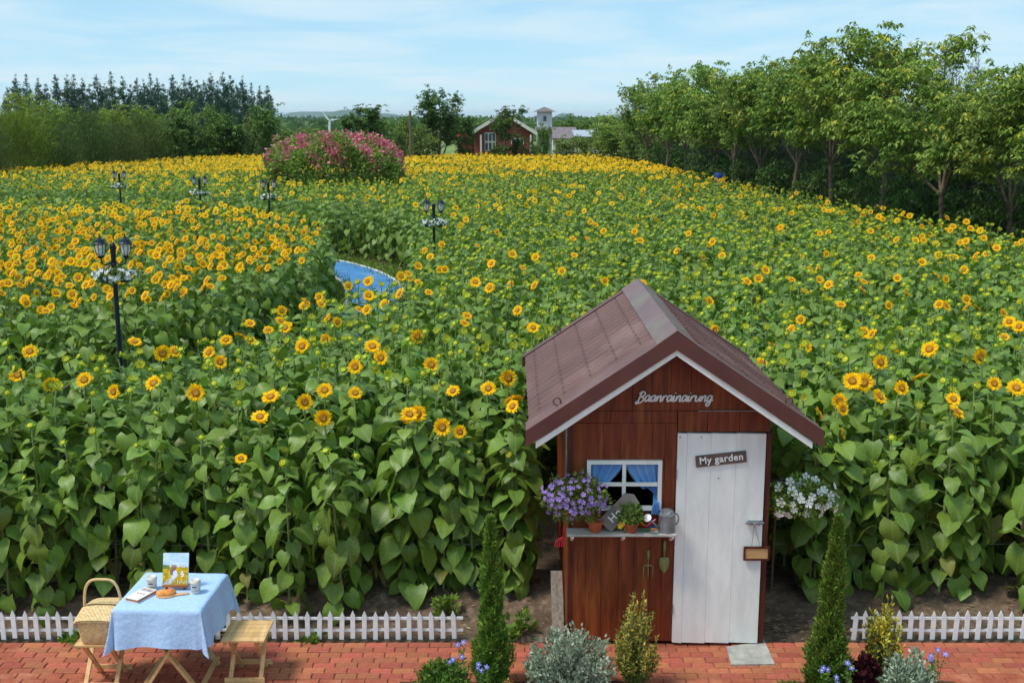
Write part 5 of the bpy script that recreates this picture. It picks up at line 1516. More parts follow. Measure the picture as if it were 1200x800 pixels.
# dry stalks and fallen leaves on the bank
def add_litter():
    r = random.Random(14); rs = np.random.default_rng(14); C, D = [], []
    for k in range(900):
        x = r.uniform(-5.2, 5.2); y = 9.88 + .75 * r.random() ** 1.3
        if 2.3 < x < 3.3 and r.random() < .7: y = 9.84 + .3 * r.random()
        if .35 < x < 2.35 and y < 12.3: continue
        C.append((x, y, ground_z(x, y) + .006)); a = r.uniform(0, 6.28); D.append((math.cos(a), math.sin(a), r.uniform(-.05, .2)))
    for k in range(260):
        x = 2.36 + 1.1 * r.random(); y = 9.80 + .3 * r.random(); a = r.uniform(-.5, .5) + (3.14 if r.random() < .5 else 0)
        C.append((x, y, ground_z(x, y) + .01 + .02 * r.random())); D.append((math.cos(a), math.sin(a), r.uniform(-.1, .15)))
    C, D = np.array(C), np.array(D)
    V, Fc = leaf_cloud(C, D, .06, .22, rs, flat=.8, bend=.1)
    o = put('dry_litter', np_mesh('dry_litter', V, Fc, FOL, tint(len(C), [srgb(176, 150, 112), srgb(140, 116, 84), srgb(198, 176, 140), srgb(110, 92, 66)], [2, 2, 1, 1], rs)))
    tag(o, 'dry straw and fallen leaves on the soil bank behind the pickets', 'litter', kind='stuff')
add_litter()

# ------------------------------------------------------------------ trees
BARK = MATS['bark']
BARKL = mat('pale_bark', srgb(132, 112, 92), 0.95, srgb(98, 82, 66), 9.0, bump=.5)
def broadleaf_meshes(seed, H=7.0, CW=3.8, CB=.42, nclu=620, per=8, lsize=.23, cols=None, wts=None, droop=.55, fork=.22, wid=.36, thick=1.0):
    """returns trunk MB-mesh and crown mesh of one tree, base at origin"""
    r = random.Random(seed); rs = np.random.default_rng(seed); tk = MB(); tips = []
    z0 = H * fork; tr = .018 * H * thick
    lean = Vector((r.uniform(-.15, .15), r.uniform(-.15, .15), 0))
    base = [Vector((0, 0, -.05)), Vector((lean.x * .3, lean.y * .3, z0 * .55)), Vector((lean.x, lean.y, z0))]
    tk.tube(base, [tr * 1.25, tr, tr * .92], 9, cap=False)
    nl = r.randint(4, 5)
    for i in range(nl):
        a = 6.2832 * i / nl + r.uniform(-.4, .4); out = CW * .5 * r.uniform(.3, .72) if i else .15; top = H * r.uniform(.74, .9) if i else H * .93
        e = Vector((lean.x + out * math.cos(a), lean.y + out * math.sin(a), top))
        m1 = base[-1].lerp(e, .35) + Vector((out * .18 * math.cos(a), out * .18 * math.sin(a), -.05 * H * .3)); m2 = base[-1].lerp(e, .7) + Vector((r.uniform(-.15, .15), r.uniform(-.15, .15), 0))
        P = [base[-1], m1, m2, e]
        tk.tube(P, [tr * .75, tr * .5, tr * .3, tr * .1], 6, cap=False)
        for j in range(11):
            q = r.uniform(.22, 1.0); k = min(int(q * 3), 2); s = P[k].lerp(P[k + 1], q * 3 - k)
            b = a + r.uniform(-1.9, 1.9); L = CW * r.uniform(.16, .36) * (1.15 - .5 * q)
            t_ = s + Vector((math.cos(b) * L, math.sin(b) * L, L * r.uniform(.1, .9)))
            rr = Vector((t_.x, t_.y)).length
            if rr > CW * .52: t_.x *= CW * .52 / rr; t_.y *= CW * .52 / rr
            tk.tube([s, s.lerp(t_, .5) + Vector((0, 0, L * .08)), t_], [tr * .22, tr * .14, tr * .05], 4, cap=False)
            tips.append((s, t_))
    C, D, Tn = [], [], []
    for c in range(nclu):
        s, t_ = r.choice(tips); q = r.uniform(.35, 1.12)
        p = s.lerp(t_, q) + Vector((r.gauss(0, .20), r.gauss(0, .20), r.gauss(.08, .16))) * (CW / 3.8)
        if p.z < H * CB: p.z = H * CB + abs(r.gauss(0, .25))
        tone = r.random()
        for j in range(per):
            a = 6.2832 * j / per + r.uniform(-.3, .3)
            C.append(p + Vector((r.gauss(0, .03), r.gauss(0, .03), r.gauss(0, .03)))); D.append((math.cos(a), math.sin(a), -droop + r.gauss(0, .3))); Tn.append(tone)
    C, D, Tn = np.array(C), np.array(D), np.array(Tn)
    V, Fc = leaf_cloud(C, D, lsize, wid, rs, bend=.3, flat=.7)
    cols = cols or [srgb(120, 148, 58), srgb(100, 128, 48), srgb(142, 166, 74), srgb(186, 188, 70)]; wts = wts or [4, 3, 3, 1]
    idx = np.searchsorted(np.cumsum(wts) / sum(wts), Tn * .9999)
    col = np.repeat(np.array(cols)[idx] * rs.uniform(.85, 1.15, (len(C), 1)), 4, 0)
    return tk.mesh('tree_trunk', BARKL, True), np_mesh('tree_crown', V, Fc, FOL, col)
def plant_tree(name, loc, meshes, label, cat, group, s=(1, 1, 1), rz=0.0):
    t = thing(name, loc, label, cat, group); t.scale = s; t.rotation_euler = (0, 0, rz)
    put('trunk', meshes[0], t); put('crown', meshes[1], t); return t
def casuarina_meshes(seed, H=9.0, CW=1.6, n=2600, ln=.42, wd=.07, cols=None, base=.12, up=.55, prof=((0, .55), (.25, 1.0), (.6, .7), (.85, .35), (1, .03))):
    r = random.Random(seed); rs = np.random.default_rng(seed); tk = MB()
    tk.tube([(0, 0, -.05), (r.uniform(-.05, .05), 0, H * .5), (0, 0, H * .98)], [.012 * H, .008 * H, .001 * H], 6, cap=False)
    nb = 110; B = []
    for i in range(nb):
        h = base + (1 - base) * r.random() ** .9; a = r.uniform(0, 6.28); w = np.interp(h, *zip(*prof)) * CW / 2 * r.uniform(.6, 1.15)
        B.append((Vector((0, 0, h * H)), Vector((w * math.cos(a), w * math.sin(a), h * H + w * up))))
        tk.tube(B[-1], [.012, .004], 3, cap=False)
    C, D, Sz = [], [], []
    wB = [(e_ - s_).length + .05 * CW for s_, e_ in B]
    for s, e in r.choices(B, weights=wB, k=n):
        Sz.append(ln * (.32 + .68 * min(1, (e - s).length / (CW * .5)))); q = r.random() ** .6; p = s.lerp(e, q); d = (e - s).normalized()
        jw = .03 + .16 * (e - s).length; C.append(p + Vector((r.gauss(0, jw), r.gauss(0, jw), r.gauss(0, jw)))); D.append((d.x * .7 + r.gauss(0, .5), d.y * .7 + r.gauss(0, .5), up + r.gauss(.1, .7)))
    V, Fc = leaf_cloud(np.array(C), np.array(D, float), np.array(Sz), wd / ln, rs, bend=.15)
    cols = cols or [srgb(60, 82, 62), srgb(72, 94, 70), srgb(50, 70, 56), srgb(86, 104, 74)]
    return tk.mesh('casuarina_trunk', BARK, True), np_mesh('casuarina_crown', V, Fc, FOL, tint(len(C), cols, [1] * len(cols), rs))

# --- the row of broad leaved trees along the right side of the field
TREES = [broadleaf_meshes(200 + k, CW=4.4, CB=.47, nclu=1600, fork=.38, lsize=.17, thick=.55) for k in range(5)]
row = [(1119, 33.6, 76, 1.05, 0), (1044, 38.5, 46, .98, 1), (985, 42.3, 42, .95, 2), (935, 47, 66, .95, 3), (898, 51, 84, .95, 4), (866, 55, 86, .95, 0), (839, 59, 82, .95, 1), (808, 63.5, 80, .92, 2), (782, 70, 98, .95, 3), (762, 75, 96, .8, 4), (735, 83, 133, 1.1, 0), (716, 86, 138, 1.0, 1), (1197, 30.6, 98, 1.0, 4), (1290, 28.4, 60, 1.0, 3)]
names = ['broad leaved tree with forked pale trunk, right of the shed roof behind field edge', 'tall broad leaved tree with straight trunk left of the forked one', 'tallest broad leaved tree, its top touching the upper edge of the row', 'broad leaved tree, fourth along the right row from the front', 'broad leaved tree, fifth along the right row from the front', 'broad leaved tree, sixth along the right row from the front', 'broad leaved tree, seventh along the right row from the front', 'broad leaved tree, eighth along the right row, rising above its neighbours', 'broad leaved tree, ninth along the right row from the front', 'slender broad leaved tree standing out near the far end of right row', 'low rounded tree closing the far end of the right row', 'low tree beside the white posts at the end of the right row', 'broad leaved tree cut by the right edge of the photo', 'broad leaved tree just outside the right edge']
for k, (u, Y, vt, wf, mi) in enumerate(row):
    top = W(u, vt, Y=Y); s = top.z / 6.75
    plant_tree('broadleaf_tree', (top.x, Y, 0), TREES[mi], names[k], 'tree', 'row of trees along the right of the field', (s * wf * (1.12 if k < 10 else 1.2), s * wf * 1.12, s), k * 1.3)
# bushes at their feet
BUSH = [broadleaf_meshes(240 + k, H=2.4, CW=2.6, CB=.12, nclu=420, per=7, lsize=.15, fork=.08, cols=[srgb(70, 102, 40), srgb(86, 118, 46), srgb(58, 88, 36)], wts=[2, 2, 1]) for k in range(3)]
bl = ['leafy bush at the feet of the tree at the right edge', 'leafy bush right of the forked trunk', 'leafy bush left of the forked trunk', 'leafy bush between the straight trunk and the tallest tree', 'leafy bush below the fourth tree of the right row', 'leafy bush below the fifth tree of the right row', 'leafy bush below the sixth tree of the right row', 'leafy bush below the seventh tree of the right row', 'leafy bush below the eighth tree of the right row', 'leafy bush below the slender tree at the far end']
for k, (u, Y, h) in enumerate(((1185, 31, 2.7), (1150, 32.4, 2.5), (1085, 35, 2.6), (1020, 39, 2.7), (960, 44, 2.9), (915, 48.5, 2.9), (882, 52.5, 2.8), (852, 57, 2.8), (824, 62, 2.8), (775, 72, 2.8))):
    p = W(u, 240, Y=Y); plant_tree('leafy_bush', (p.x + .3, Y + .5, 0), BUSH[k % 3], bl[k], 'bush', 'bushes under the right row of trees', (h / 2.3, h / 2.3, h / 2.3), k)
# dark feathery casuarinas behind them
CASD = [casuarina_meshes(260 + k, H=7.2, CW=3.2, n=6500, ln=.36, wd=.03, base=.04, up=.7, cols=[srgb(56, 76, 50), srgb(68, 88, 58), srgb(46, 64, 44)], prof=((0, .9), (.3, 1.0), (.6, .7), (.8, .3), (1, .04))) for k in range(3)]
CNTH = ['first', 'second', 'third', 'fourth', 'fifth', 'sixth', 'seventh', 'eighth', 'ninth', 'tenth', 'eleventh', 'twelfth', 'thirteenth', 'fourteenth', 'fifteenth', 'sixteenth', 'seventeenth']
for k in range(17):
    Y = 29 + k * 3.5; x = 12.6 - (Y - 27.7) * .096 + 4.2 + (k % 3) * .5; s = (.98 if k < 5 else .86 if k < 9 else .74) * (1 + .08 * ((k * 7) % 5 - 2) / 2)
    plant_tree('casuarina', (x, Y, 0), CASD[k % 3], f'feathery dark casuarina behind the right row of trees, {CNTH[k]} from the front', 'tree', ['casuarinas above the right crowns', 'casuarinas behind the middle of the right row', 'casuarinas behind the far part of the right row'][0 if k < 5 else 1 if k < 10 else 2], (s, s, s), k * 2.1)

for k in range(12):
    Y = 31 + k * 4.6; x = 12.6 - (Y - 27.7) * .096 + 7.6; s = .8 + .05 * (k % 3)
    plant_tree('casuarina', (x, Y, 0), CASD[(k + 1) % 3], f'dark casuarina in the hindmost line behind the right trees, {CNTH[k]} from the front', 'tree', 'hindmost casuarinas behind the right row', (s * 1.3, s * 1.3, s), k * 1.7)
# --- left side: feathery bushes, leafy trees and the far casuarina row
FEAT = [casuarina_meshes(300 + k, H=6.0, CW=6.0, n=9000, ln=.42, wd=.05, base=.03, up=.7, cols=c, prof=((0, .9), (.3, 1.0), (.6, .85), (.85, .55), (1, .15))) for k, c in enumerate(([srgb(86, 108, 48), srgb(98, 120, 54), srgb(72, 94, 42)], [srgb(96, 118, 48), srgb(110, 130, 54), srgb(82, 104, 44)], [srgb(120, 142, 44), srgb(136, 156, 50), srgb(104, 128, 42)]))]
fl = ['feathery green thicket tree at the left edge above the field', 'feathery green thicket tree, second from the left edge', 'feathery green thicket tree, third from the left edge', 'feathery green thicket tree, fourth from the left edge', 'feathery green thicket tree, fifth from the left edge', 'feathery green thicket tree, sixth and rightmost']
for k, (u, Y, vt) in enumerate(((-25, 60, 146), (20, 63, 150), (62, 66, 152), (100, 69.5, 149), (135, 73, 150), (168, 77, 152))):
    p = W(u, vt, Y=Y + 2); s = p.z / 5.9; plant_tree('feathery_tree', (p.x, Y + 2, 0), FEAT[(k * 2) % 3 if k % 2 else 0], fl[k], 'tree', 'feathery thicket left of the field', (s * (.8 + .1 * (k % 3)), s * .9, s * (1.12 if k % 2 else .95)), k * 1.1)
YG = [broadleaf_meshes(310 + k, H=6.0, CW=5.6, CB=.12, nclu=1300, per=7, lsize=.2, fork=.1, droop=.1, cols=[srgb(136, 158, 50), srgb(118, 142, 46), srgb(152, 170, 62), srgb(100, 126, 44)], wts=[3, 3, 2, 2]) for k in range(2)]
for k, (u, Y, vt, lab) in enumerate(((8, 74, 114, 'bright yellow green leafy tree at the left edge'), (48, 77, 120, 'bright yellow green leafy tree, second from the left edge'), (78, 80, 130, 'bright yellow green leafy tree, third from the left edge'), (128, 84, 130, 'bright yellow green leafy tree behind the middle of the thicket'), (160, 86, 127, 'bright yellow green leafy tree at the thicket\'s right end'))):
    p = W(u, vt, Y=Y); s = p.z / 5.9; plant_tree('leafy_tree', (p.x, Y, 0), YG[k % 2], lab, 'tree', 'yellow green trees behind the thicket', (s * 1.05, s * 1.05, s), k * 1.9)
DKG = dict(cols=[srgb(90, 120, 50), srgb(104, 134, 56), srgb(78, 108, 44), srgb(120, 148, 62)], wts=[3, 3, 2, 1])
MID = [broadleaf_meshes(320 + k, H=5.5, CW=5.2, CB=.10, nclu=900, per=7, lsize=.26, fork=.1, **DKG) for k in range(3)]
for k, (u, Y, vt, w, lab) in enumerate(((196, 84, 130, .9, 'spreading green tree right of the feathery thicket'), (226, 86, 128, 1.0, 'spreading green tree before the dark casuarina row'), (258, 88, 138, .8, 'low green tree above the brown hut'), (288, 88, 124, .95, 'rounded green tree at the right end of the casuarina row'), (306, 92, 140, .7, 'small green tree beside the pink hut'))):
    p = W(u, vt, Y=Y); s = p.z / 5.3; plant_tree('spreading_tree', (p.x, Y, 0), MID[k % 3], lab, 'tree', 'green trees left of the arbour', (s * w, s * w, s), k * 1.7)
CASF = [casuarina_meshes(340 + k, H=9.0, CW=1.9, n=5200, ln=.34, wd=.10, base=.05, up=.5, prof=((0, .9), (.3, 1.0), (.55, .82), (.8, .44), (.93, .18), (1, .03)), cols=[srgb(74, 102, 82), srgb(88, 116, 92), srgb(64, 90, 74)]) for k in range(5)]
NTH = ['first', 'second', 'third', 'fourth', 'fifth', 'sixth', 'seventh', 'eighth', 'ninth', 'tenth', 'eleventh', 'twelfth', 'thirteenth', 'fourteenth', 'fifteenth', 'sixteenth', 'seventeenth', 'eighteenth', 'nineteenth']
NTH += ['twentieth'] + ['twenty-' + q for q in NTH[:9]] + ['thirtieth'] + ['thirty-' + q for q in NTH[:9]]
tops = [(8, 101), (18, 88), (30, 88), (44, 92), (53, 96), (65, 86), (78, 88), (86, 88), (96, 92), (104, 96), (113, 86), (122, 98), (130, 85), (143, 90), (152, 97), (160, 90), (168, 94), (176, 87), (184, 92), (191, 96), (201, 86), (208, 97), (215, 88), (223, 90), (231, 91), (238, 93), (247, 86), (254, 96), (261, 85), (270, 86), (277, 98), (284, 90), (294, 98), (304, 101), (313, 98), (318, 112)]
for k, (u, v) in enumerate(tops):
    Y = 118 + (k % 3) * 3.5; p = W(u, v, Y=Y); s = p.z / 9.0
    plant_tree('far_casuarina', (p.x, Y, 0), CASF[k % 5], f'tall dark casuarina, {NTH[k]} from the left in the far row', 'tree', 'far row of tall casuarinas at the left', (s * 1.05, s * 1.05, s), k * 2.3)

# --- trees round the houses
ROUND = [broadleaf_meshes(380 + k, H=6.3, CW=4.4, CB=.16, nclu=1000, per=8, lsize=.26, fork=.12, droop=.2, cols=[srgb(80, 110, 46), srgb(94, 124, 52), srgb(68, 96, 42), srgb(110, 138, 60)], wts=[3, 3, 2, 1]) for k in range(2)]
LIGHT = [broadleaf_meshes(384 + k, H=4.2, CW=3.8, CB=.08, nclu=600, per=7, lsize=.2, fork=.1, cols=[srgb(110, 132, 56), srgb(96, 120, 50), srgb(130, 148, 64)], wts=[1, 1, 1]) for k in range(2)]
for k, (u, Y, vt, w, M_, lab) in enumerate((
    (430, 84, 126, 1.05, ROUND[1], 'broad spreading tree behind the pink arbour'), (452, 88, 140, .8, MID[0], 'lower tree right of the arbour behind its shoulder'), (514, 88, 109, .86, ROUND[0], 'large round dark tree left of the brick house'),
    (476, 86, 142, .9, LIGHT[0], 'pale green tree beside the wooden pole'), (546, 90, 138, .5, ROUND[1], 'small tree between the round tree and the brick house'), (494, 85, 158, 1.0, LIGHT[1], 'low pale bush below the large round tree'),
    (594, 86, 127, .72, ROUND[1], 'broad tree standing before the brick house'), (636, 90, 150, .35, MID[1], 'slim tree at the right end of the brick house'), (622, 86, 167, .7, LIGHT[0], 'low bush before the brick house\'s right corner'),
    (664, 88, 160, 1.1, LIGHT[1], 'low yellow green bush before the grey roofed house'), (696, 87, 158, .9, LIGHT[0], 'low bush beside the carport'), (678, 120, 138, 1.2, MID[2], 'green tree far behind the grey roofed house'), (655, 135, 143, 1.6, MID[0], 'wide green tree far behind the tower'), (700, 140, 140, 1.8, MID[1], 'wide green tree far behind the white posts'), (728, 84, 152, 1.1, LIGHT[1], 'low bush left of the far end of the right tree row'), (752, 80, 150, 1.0, LIGHT[0], 'low bush under the slender tree at the right row end'), (770, 77, 152, 1.0, LIGHT[1], 'low bush in the gap under the far right trees'), (340, 95, 156, 1.6, LIGHT[0], 'low scrubby bush left of the arbour top'), (352, 130, 150, 1.6, LIGHT[1], 'far scrubby bush above the arbour\'s left shoulder'), (470, 125, 140, 1.5, MID[2], 'green tree far behind the wooden pole'), (556, 130, 136, 1.4, MID[0], 'green tree far behind the brick house'))):
    p = W(u, vt, Y=Y); H0 = 6.1 if M_ in ROUND else 4.1 if M_ in LIGHT else 5.3; s = p.z / H0
    plant_tree('garden_tree', (p.x, Y, 0), M_, lab, 'tree', 'trees round the houses', (s * w, s * w, s), k * 1.3)
# woods on the plain beyond, too far to tell apart
def far_woods():
    rs = np.random.default_rng(5); Cs, Cl = [], []
    for k in range(900):
        Y = rs.uniform(180, 1800) ** 1.0; x = rs.uniform(-.5, .5) * Y * 1.1; h = rs.uniform(1.6, 3.4); w = rs.uniform(3, 12) * (1 + Y / 700); n = 26
        c = np.stack([x + rs.normal(0, w * .5, n), Y + rs.normal(0, 4, n), np.abs(rs.normal(.45, .28, n)) * h], 1); Cs.append(c); Cl.append(np.tile(np.array([srgb(74, 100, 50), srgb(92, 116, 60), srgb(66, 90, 48)])[rs.integers(3)], (n, 1)))
    C = np.concatenate(Cs); Cl = np.concatenate(Cl)
    size = 1.1 + C[:, 1] / 500
    D = rs.normal(size=(len(C), 3)); D /= np.linalg.norm(D, axis=1)[:, None]
    V, Fc = leaf_cloud(C, D, size, .9, rs)
    V[:, 2] = np.maximum(V[:, 2], .01)
    o = put('far_woods', np_mesh('far_woods', V, Fc, FOL, np.repeat(Cl, 4, 0))); tag(o, 'far scattered green woods on the plain below the hills', 'woods', kind='stuff')
far_woods()

# ------------------------------------------------------------------ pink flowering arbour
def add_arbour():
    cx, cy = W(392, 200, Y=55.2).x, 55.2
    t = thing('flowering_arbour', (cx, cy, 0), 'domed garden arbour overgrown with pink bougainvillea in the field', 'arbour')
    rs = np.random.default_rng(8); n = 26000; rx, ry, H = 3.15, 2.5, 3.85
    a = rs.uniform(0, 2 * np.pi, n); q = rs.uniform(0, 1, n)
    # walls to 2.4 m, then a rounded roof
    wallp = q < .48
    z = np.where(wallp, q / .48 * 2.5, 0); el = np.arcsin(np.clip((q - .48) / .52, 0, 1)); 
    rad = np.where(wallp, 1.0, np.cos(el) ** .85); z = np.where(wallp, z, 2.5 + (H - 2.5) * np.sin(el))
    lump = 1 + .05 * np.sin(a * 5 + z * 1.7) + .04 * np.sin(a * 11 - z * 3) + .04 * np.sin(a * 3 + 1)
    k = lump * (1 - .22 * rs.uniform(0, 1, n) ** 2)
    X, Y_ = rx * rad * k * np.cos(a), ry * rad * k * np.sin(a); z = z * (.96 + .06 * np.sin(a * 4 + 1)) + rs.normal(0, .07, n)
    door = lambda ang, w: (np.abs(np.angle(np.exp(1j * (a - ang)))) < w) & (z < 2.35)
    keep = ~(door(R(213), .16) | door(R(235), .07) | door(R(322), .05)); C = np.stack([X, Y_, np.maximum(z, .03)], 1)[keep]
    n = len(C); D = np.stack([np.cos(a)[keep], np.sin(a)[keep], np.full(n, .35)], 1) + rs.normal(0, .6, (n, 3))
    V, Fc = leaf_cloud(C, D, .17, .62, rs)
    # pink bracts in patches, mostly over the roof
    f = .6 * np.sin(C[:, 0] * 2.1 + 1.0) * np.sin(C[:, 1] * 2.3 + .4) + .6 * np.sin(C[:, 0] * 5.3 + C[:, 2] * 4.0) + .5 * np.sin(C[:, 1] * 6.1 - C[:, 2] * 3.1) + rs.normal(0, .6, n)
    prob = f + (C[:, 2] - 2.8) * .9 + (np.abs(C[:, 0]) > 1.6) * .25 - (np.abs(C[:, 0] + .2) < 1.0) * .25
    pink = prob > .62
    col = np.array([srgb(128, 152, 64), srgb(108, 134, 54), srgb(150, 168, 76)])[rs.integers(0, 3, n)]
    pk = np.array([srgb(212, 118, 146), srgb(194, 100, 128), srgb(222, 148, 168), srgb(196, 122, 126)])[rs.integers(0, 4, n)]
    col = np.where(pink[:, None], pk, col) * rs.uniform(.85, 1.15, (n, 1))
    put('crown', np_mesh('arbour_foliage', V, Fc, leafmat('arbour_foliage'), np.repeat(col, 4, 0)), t)
    m = MB()
    for i in range(10):
        an = 6.2832 * i / 10; P = [(rx * .85 * math.cos(an), ry * .85 * math.sin(an), 0), (rx * .85 * math.cos(an), ry * .85 * math.sin(an), 2.2), (rx * .55 * math.cos(an), ry * .55 * math.sin(an), 2.9), (0, 0, 3.3)]
        mm = MB(); mm.tube([Vector(p) + Vector((cx, cy, 0)) for p in P], .05, 6); mm.build('post', BARK, t)
add_arbour()

# ------------------------------------------------------------------ wind turbine, poles
def add_turbine():
    hub = W(386.5, 141.3, Y=95); t = thing('wind_turbine', (hub.x, 95, 0), 'small white three bladed wind turbine behind the arbour', 'wind turbine'); WT = mat('turbine_white', srgb(232, 234, 234), .4)
    m = MB(); m.tube([(hub.x, 95, 0), (hub.x, 95, hub.z - .05)], [.09, .05], 8); m.build('mast', WT, t)
    m = MB(); m.tube([(hub.x, 94.8, hub.z), (hub.x, 95.35, hub.z)], [.09, .06], 8); m.build('nacelle', WT, t)
    for ang in (R(128), R(8), R(262)):
        m = MB(); d = Vector((math.cos(ang), 0, math.sin(ang))); pr = Vector((-math.sin(ang), 0, math.cos(ang))); o = Vector((hub.x, 94.74, hub.z)); L = .86
        m.add([o + pr * .05, o + d * L * .3 + pr * .11, o + d * L + pr * .02, o + d * L - pr * .02, o + d * L * .25 - pr * .05, o - pr * .05] + [p + Vector((0, .04, 0)) for p in [o + pr * .05, o + d * L * .3 + pr * .11, o + d * L + pr * .02, o + d * L - pr * .02, o + d * L * .25 - pr * .05, o - pr * .05]],
              [(0, 1, 2, 3, 4, 5), (11, 10, 9, 8, 7, 6)] + [(i, (i + 1) % 6, 6 + (i + 1) % 6, 6 + i) for i in range(6)]); m.build('blade', WT, t)
add_turbine()
def pole(u, v0, Y, rad, mt, label, arm=False):
    p = W(u, v0, Y=Y); t = thing('utility_pole', (p.x, Y, 0), label, 'pole'); m = MB(); m.tube([(p.x, Y, 0), (p.x, Y, p.z)], [rad * 1.2, rad], 8); m.build('post', mt, t)
    if arm:
        m = MB(); m.box((p.x, Y, p.z - .25), (.7, .08, .07)); m.build('cross_arm', mt, t)
        for s in (-1, 1): m = MB(); m.lathe((p.x + s * .28, Y, p.z - .21), [(.05, 0), (.06, .06), (.03, .12)], 8); m.build('insulator', MATS['turbine_white'], t)
pole(480.5, 130, 84, .09, BARKL, 'brown wooden pole beside the pale green tree')
CONP = mat('pole_concrete', srgb(206, 206, 200), .8, srgb(186, 186, 180), 6.0)
pole(706, 143, 88, .085, CONP, 'taller white concrete pole near the end of the right tree row', True); pole(700.5, 147, 90, .05, CONP, 'shorter thin white pole left of the taller one')
pole(324.5, 149, 100, .05, CONP, 'thin white pole right of the casuarina row')

# ------------------------------------------------------------------ houses
BRK = mat('red_brick_wall', srgb(156, 84, 66), .9, srgb(134, 66, 52), 5.0, bump=.3); RT = mat('brown_roof_tile', srgb(150, 100, 84), .8, srgb(124, 78, 66), 4.0, bump=.3)
CRM = mat('cream_trim', srgb(226, 222, 212), .7); GLS = mat('window_glass', srgb(64, 80, 88), .1, spec=.6)
def add_house():
    Y0, Y1 = 92.0, 99.0; el, er = W(550, 157.5, Y=Y0), W(630, 157.5, Y=Y0); ax = (el.x + er.x) / 2; wl_, wr_ = el.x + .35, er.x - .35; ez = el.z; apz = W(590, 133, Y=Y0).z
    t = thing('brick_house', (ax, Y0, 0), 'red brick house with gabled roof and white trim behind the broad tree', 'house')
    sl = (apz - ez) / (er.x - ax)
    m = MB(); m.prism([(wl_, 0), (wr_, 0), (wr_, ez), (ax, apz - .15), (wl_, ez)], 'y', Y0 + .4, Y1); m.build('wall', BRK, t)
    m = MB(); m.box((ax, Y0 + .39, .25), (wr_ - wl_ + .04, .06, .5)); m.build('plinth', CRM, t)
    for s in (-1, 1):
        m = MB(); ex = el.x if s < 0 else er.x
        m.prism([(ax, apz), (ex, ez), (ex, ez + .14), (ax, apz + .14)], 'y', Y0, Y1 + .4); rf = m.build('roof', RT, t)
        m = MB(); m.prism([(ax, apz - .12), (ex, ez - .12), (ex, ez + .16), (ax, apz + .16)], 'y', Y0 - .06, Y0 - .005); m.build('barge_board', CRM, rf)
    def window(u0, v0, u1, v1, nv, nh):
        a, b = W(u0, v0, Y=Y0 + .4), W(u1, v1, Y=Y0 + .4); w, h = b.x - a.x, a.z - b.z
        m = MB(); m.box(((a.x + b.x) / 2, Y0 + .36, (a.z + b.z) / 2), (w, .06, h)); wn_ = m.build('window', CRM, t)
        for i in range(nv):
            for j in range(nh):
                m = MB(); m.box((a.x + w * (i + .5) / nv, Y0 + .325, b.z + h * (j + .5) / nh), (w / nv * .68, .03, h / nh * .8)); m.build('pane', GLS, wn_)
    window(568, 155.5, 581, 177, 3, 2); window(599, 162, 614, 169.5, 3, 1); 
    for u in (563.5, 622):
        p = W(u, 158, Y=Y0 + .1); m = MB(); m.box((p.x, Y0 + .1, p.z / 2), (.14, .14, p.z)); m.build('porch_post', CRM, t)
    m = MB(); p = W(545, 160, Y=Y0 + 1); m.box((p.x, Y0 + 2.5, 1.55), (1.2, 2.4, 3.1)); wg = m.build('wing', BRK, t)
    m = MB(); m.prism([(p.x - .8, 3.1), (p.x + .8, 3.1), (p.x, 3.9)], 'y', Y0 + 1.1, Y0 + 3.9); m.build('wing_roof', mat('red_roof', srgb(178, 84, 70), .8), wg)
add_house()
def add_tower():
    Y0 = 100; a, b = W(629.5, 131, Y=Y0), W(647, 131, Y=Y0); cx = (a.x + b.x) / 2; w = b.x - a.x; zt, zb = a.z, W(638, 149, Y=Y0).z
    t = thing('water_tower', (cx, Y0, 0), 'white sheet clad tower hut with hipped roof above the trees', 'tower'); WS = mat('white_sheet', srgb(232, 234, 236), .5, srgb(206, 210, 214), 12.0, stretch=(14, 14, .4))
    m = MB(); m.box((cx, Y0 + w / 2, (zt + zb) / 2), (w, w, zt - zb)); m.build('wall', WS, t)
    n = 9
    for i in range(n):
        m = MB(); m.box((cx - w / 2 + w * (i + .5) / n, Y0 - .015, (zt + zb) / 2), (w / n * .35, .03, zt - zb - .02)); m.build('rib', WS, t)
    m = MB(); o = .35; hz = .75
    m.add([(cx - w / 2 - o, Y0 - o, zt), (cx + w / 2 + o, Y0 - o, zt), (cx + w / 2 + o, Y0 + w + o, zt), (cx - w / 2 - o, Y0 + w + o, zt), (cx, Y0 + w / 2, zt + .42)] , [(0, 1, 4), (1, 2, 4), (2, 3, 4), (3, 0, 4), (3, 2, 1, 0)])
    m.build('roof', mat('tower_roof', srgb(112, 104, 100), .7), t)
    p = W(638.5, 139, Y=Y0); m = MB(); m.box((p.x, Y0 - .04, p.z), (.26, .06, .42)); m.build('window', GLS, t)
    m = MB(); m.box((cx + .1, Y0 + w / 2, zb - .12), (w + .5, w + .4, .24)); m.build('slab', CONC, t)
    for sx in (-1, 1):
        for sy in (0, 1):
            m = MB(); m.box((cx + sx * (w / 2 - .1), Y0 + .1 + sy * (w - .2), (zb - .24) / 2), (.22, .22, zb - .24)); m.build('leg', CONC, t)
add_tower()
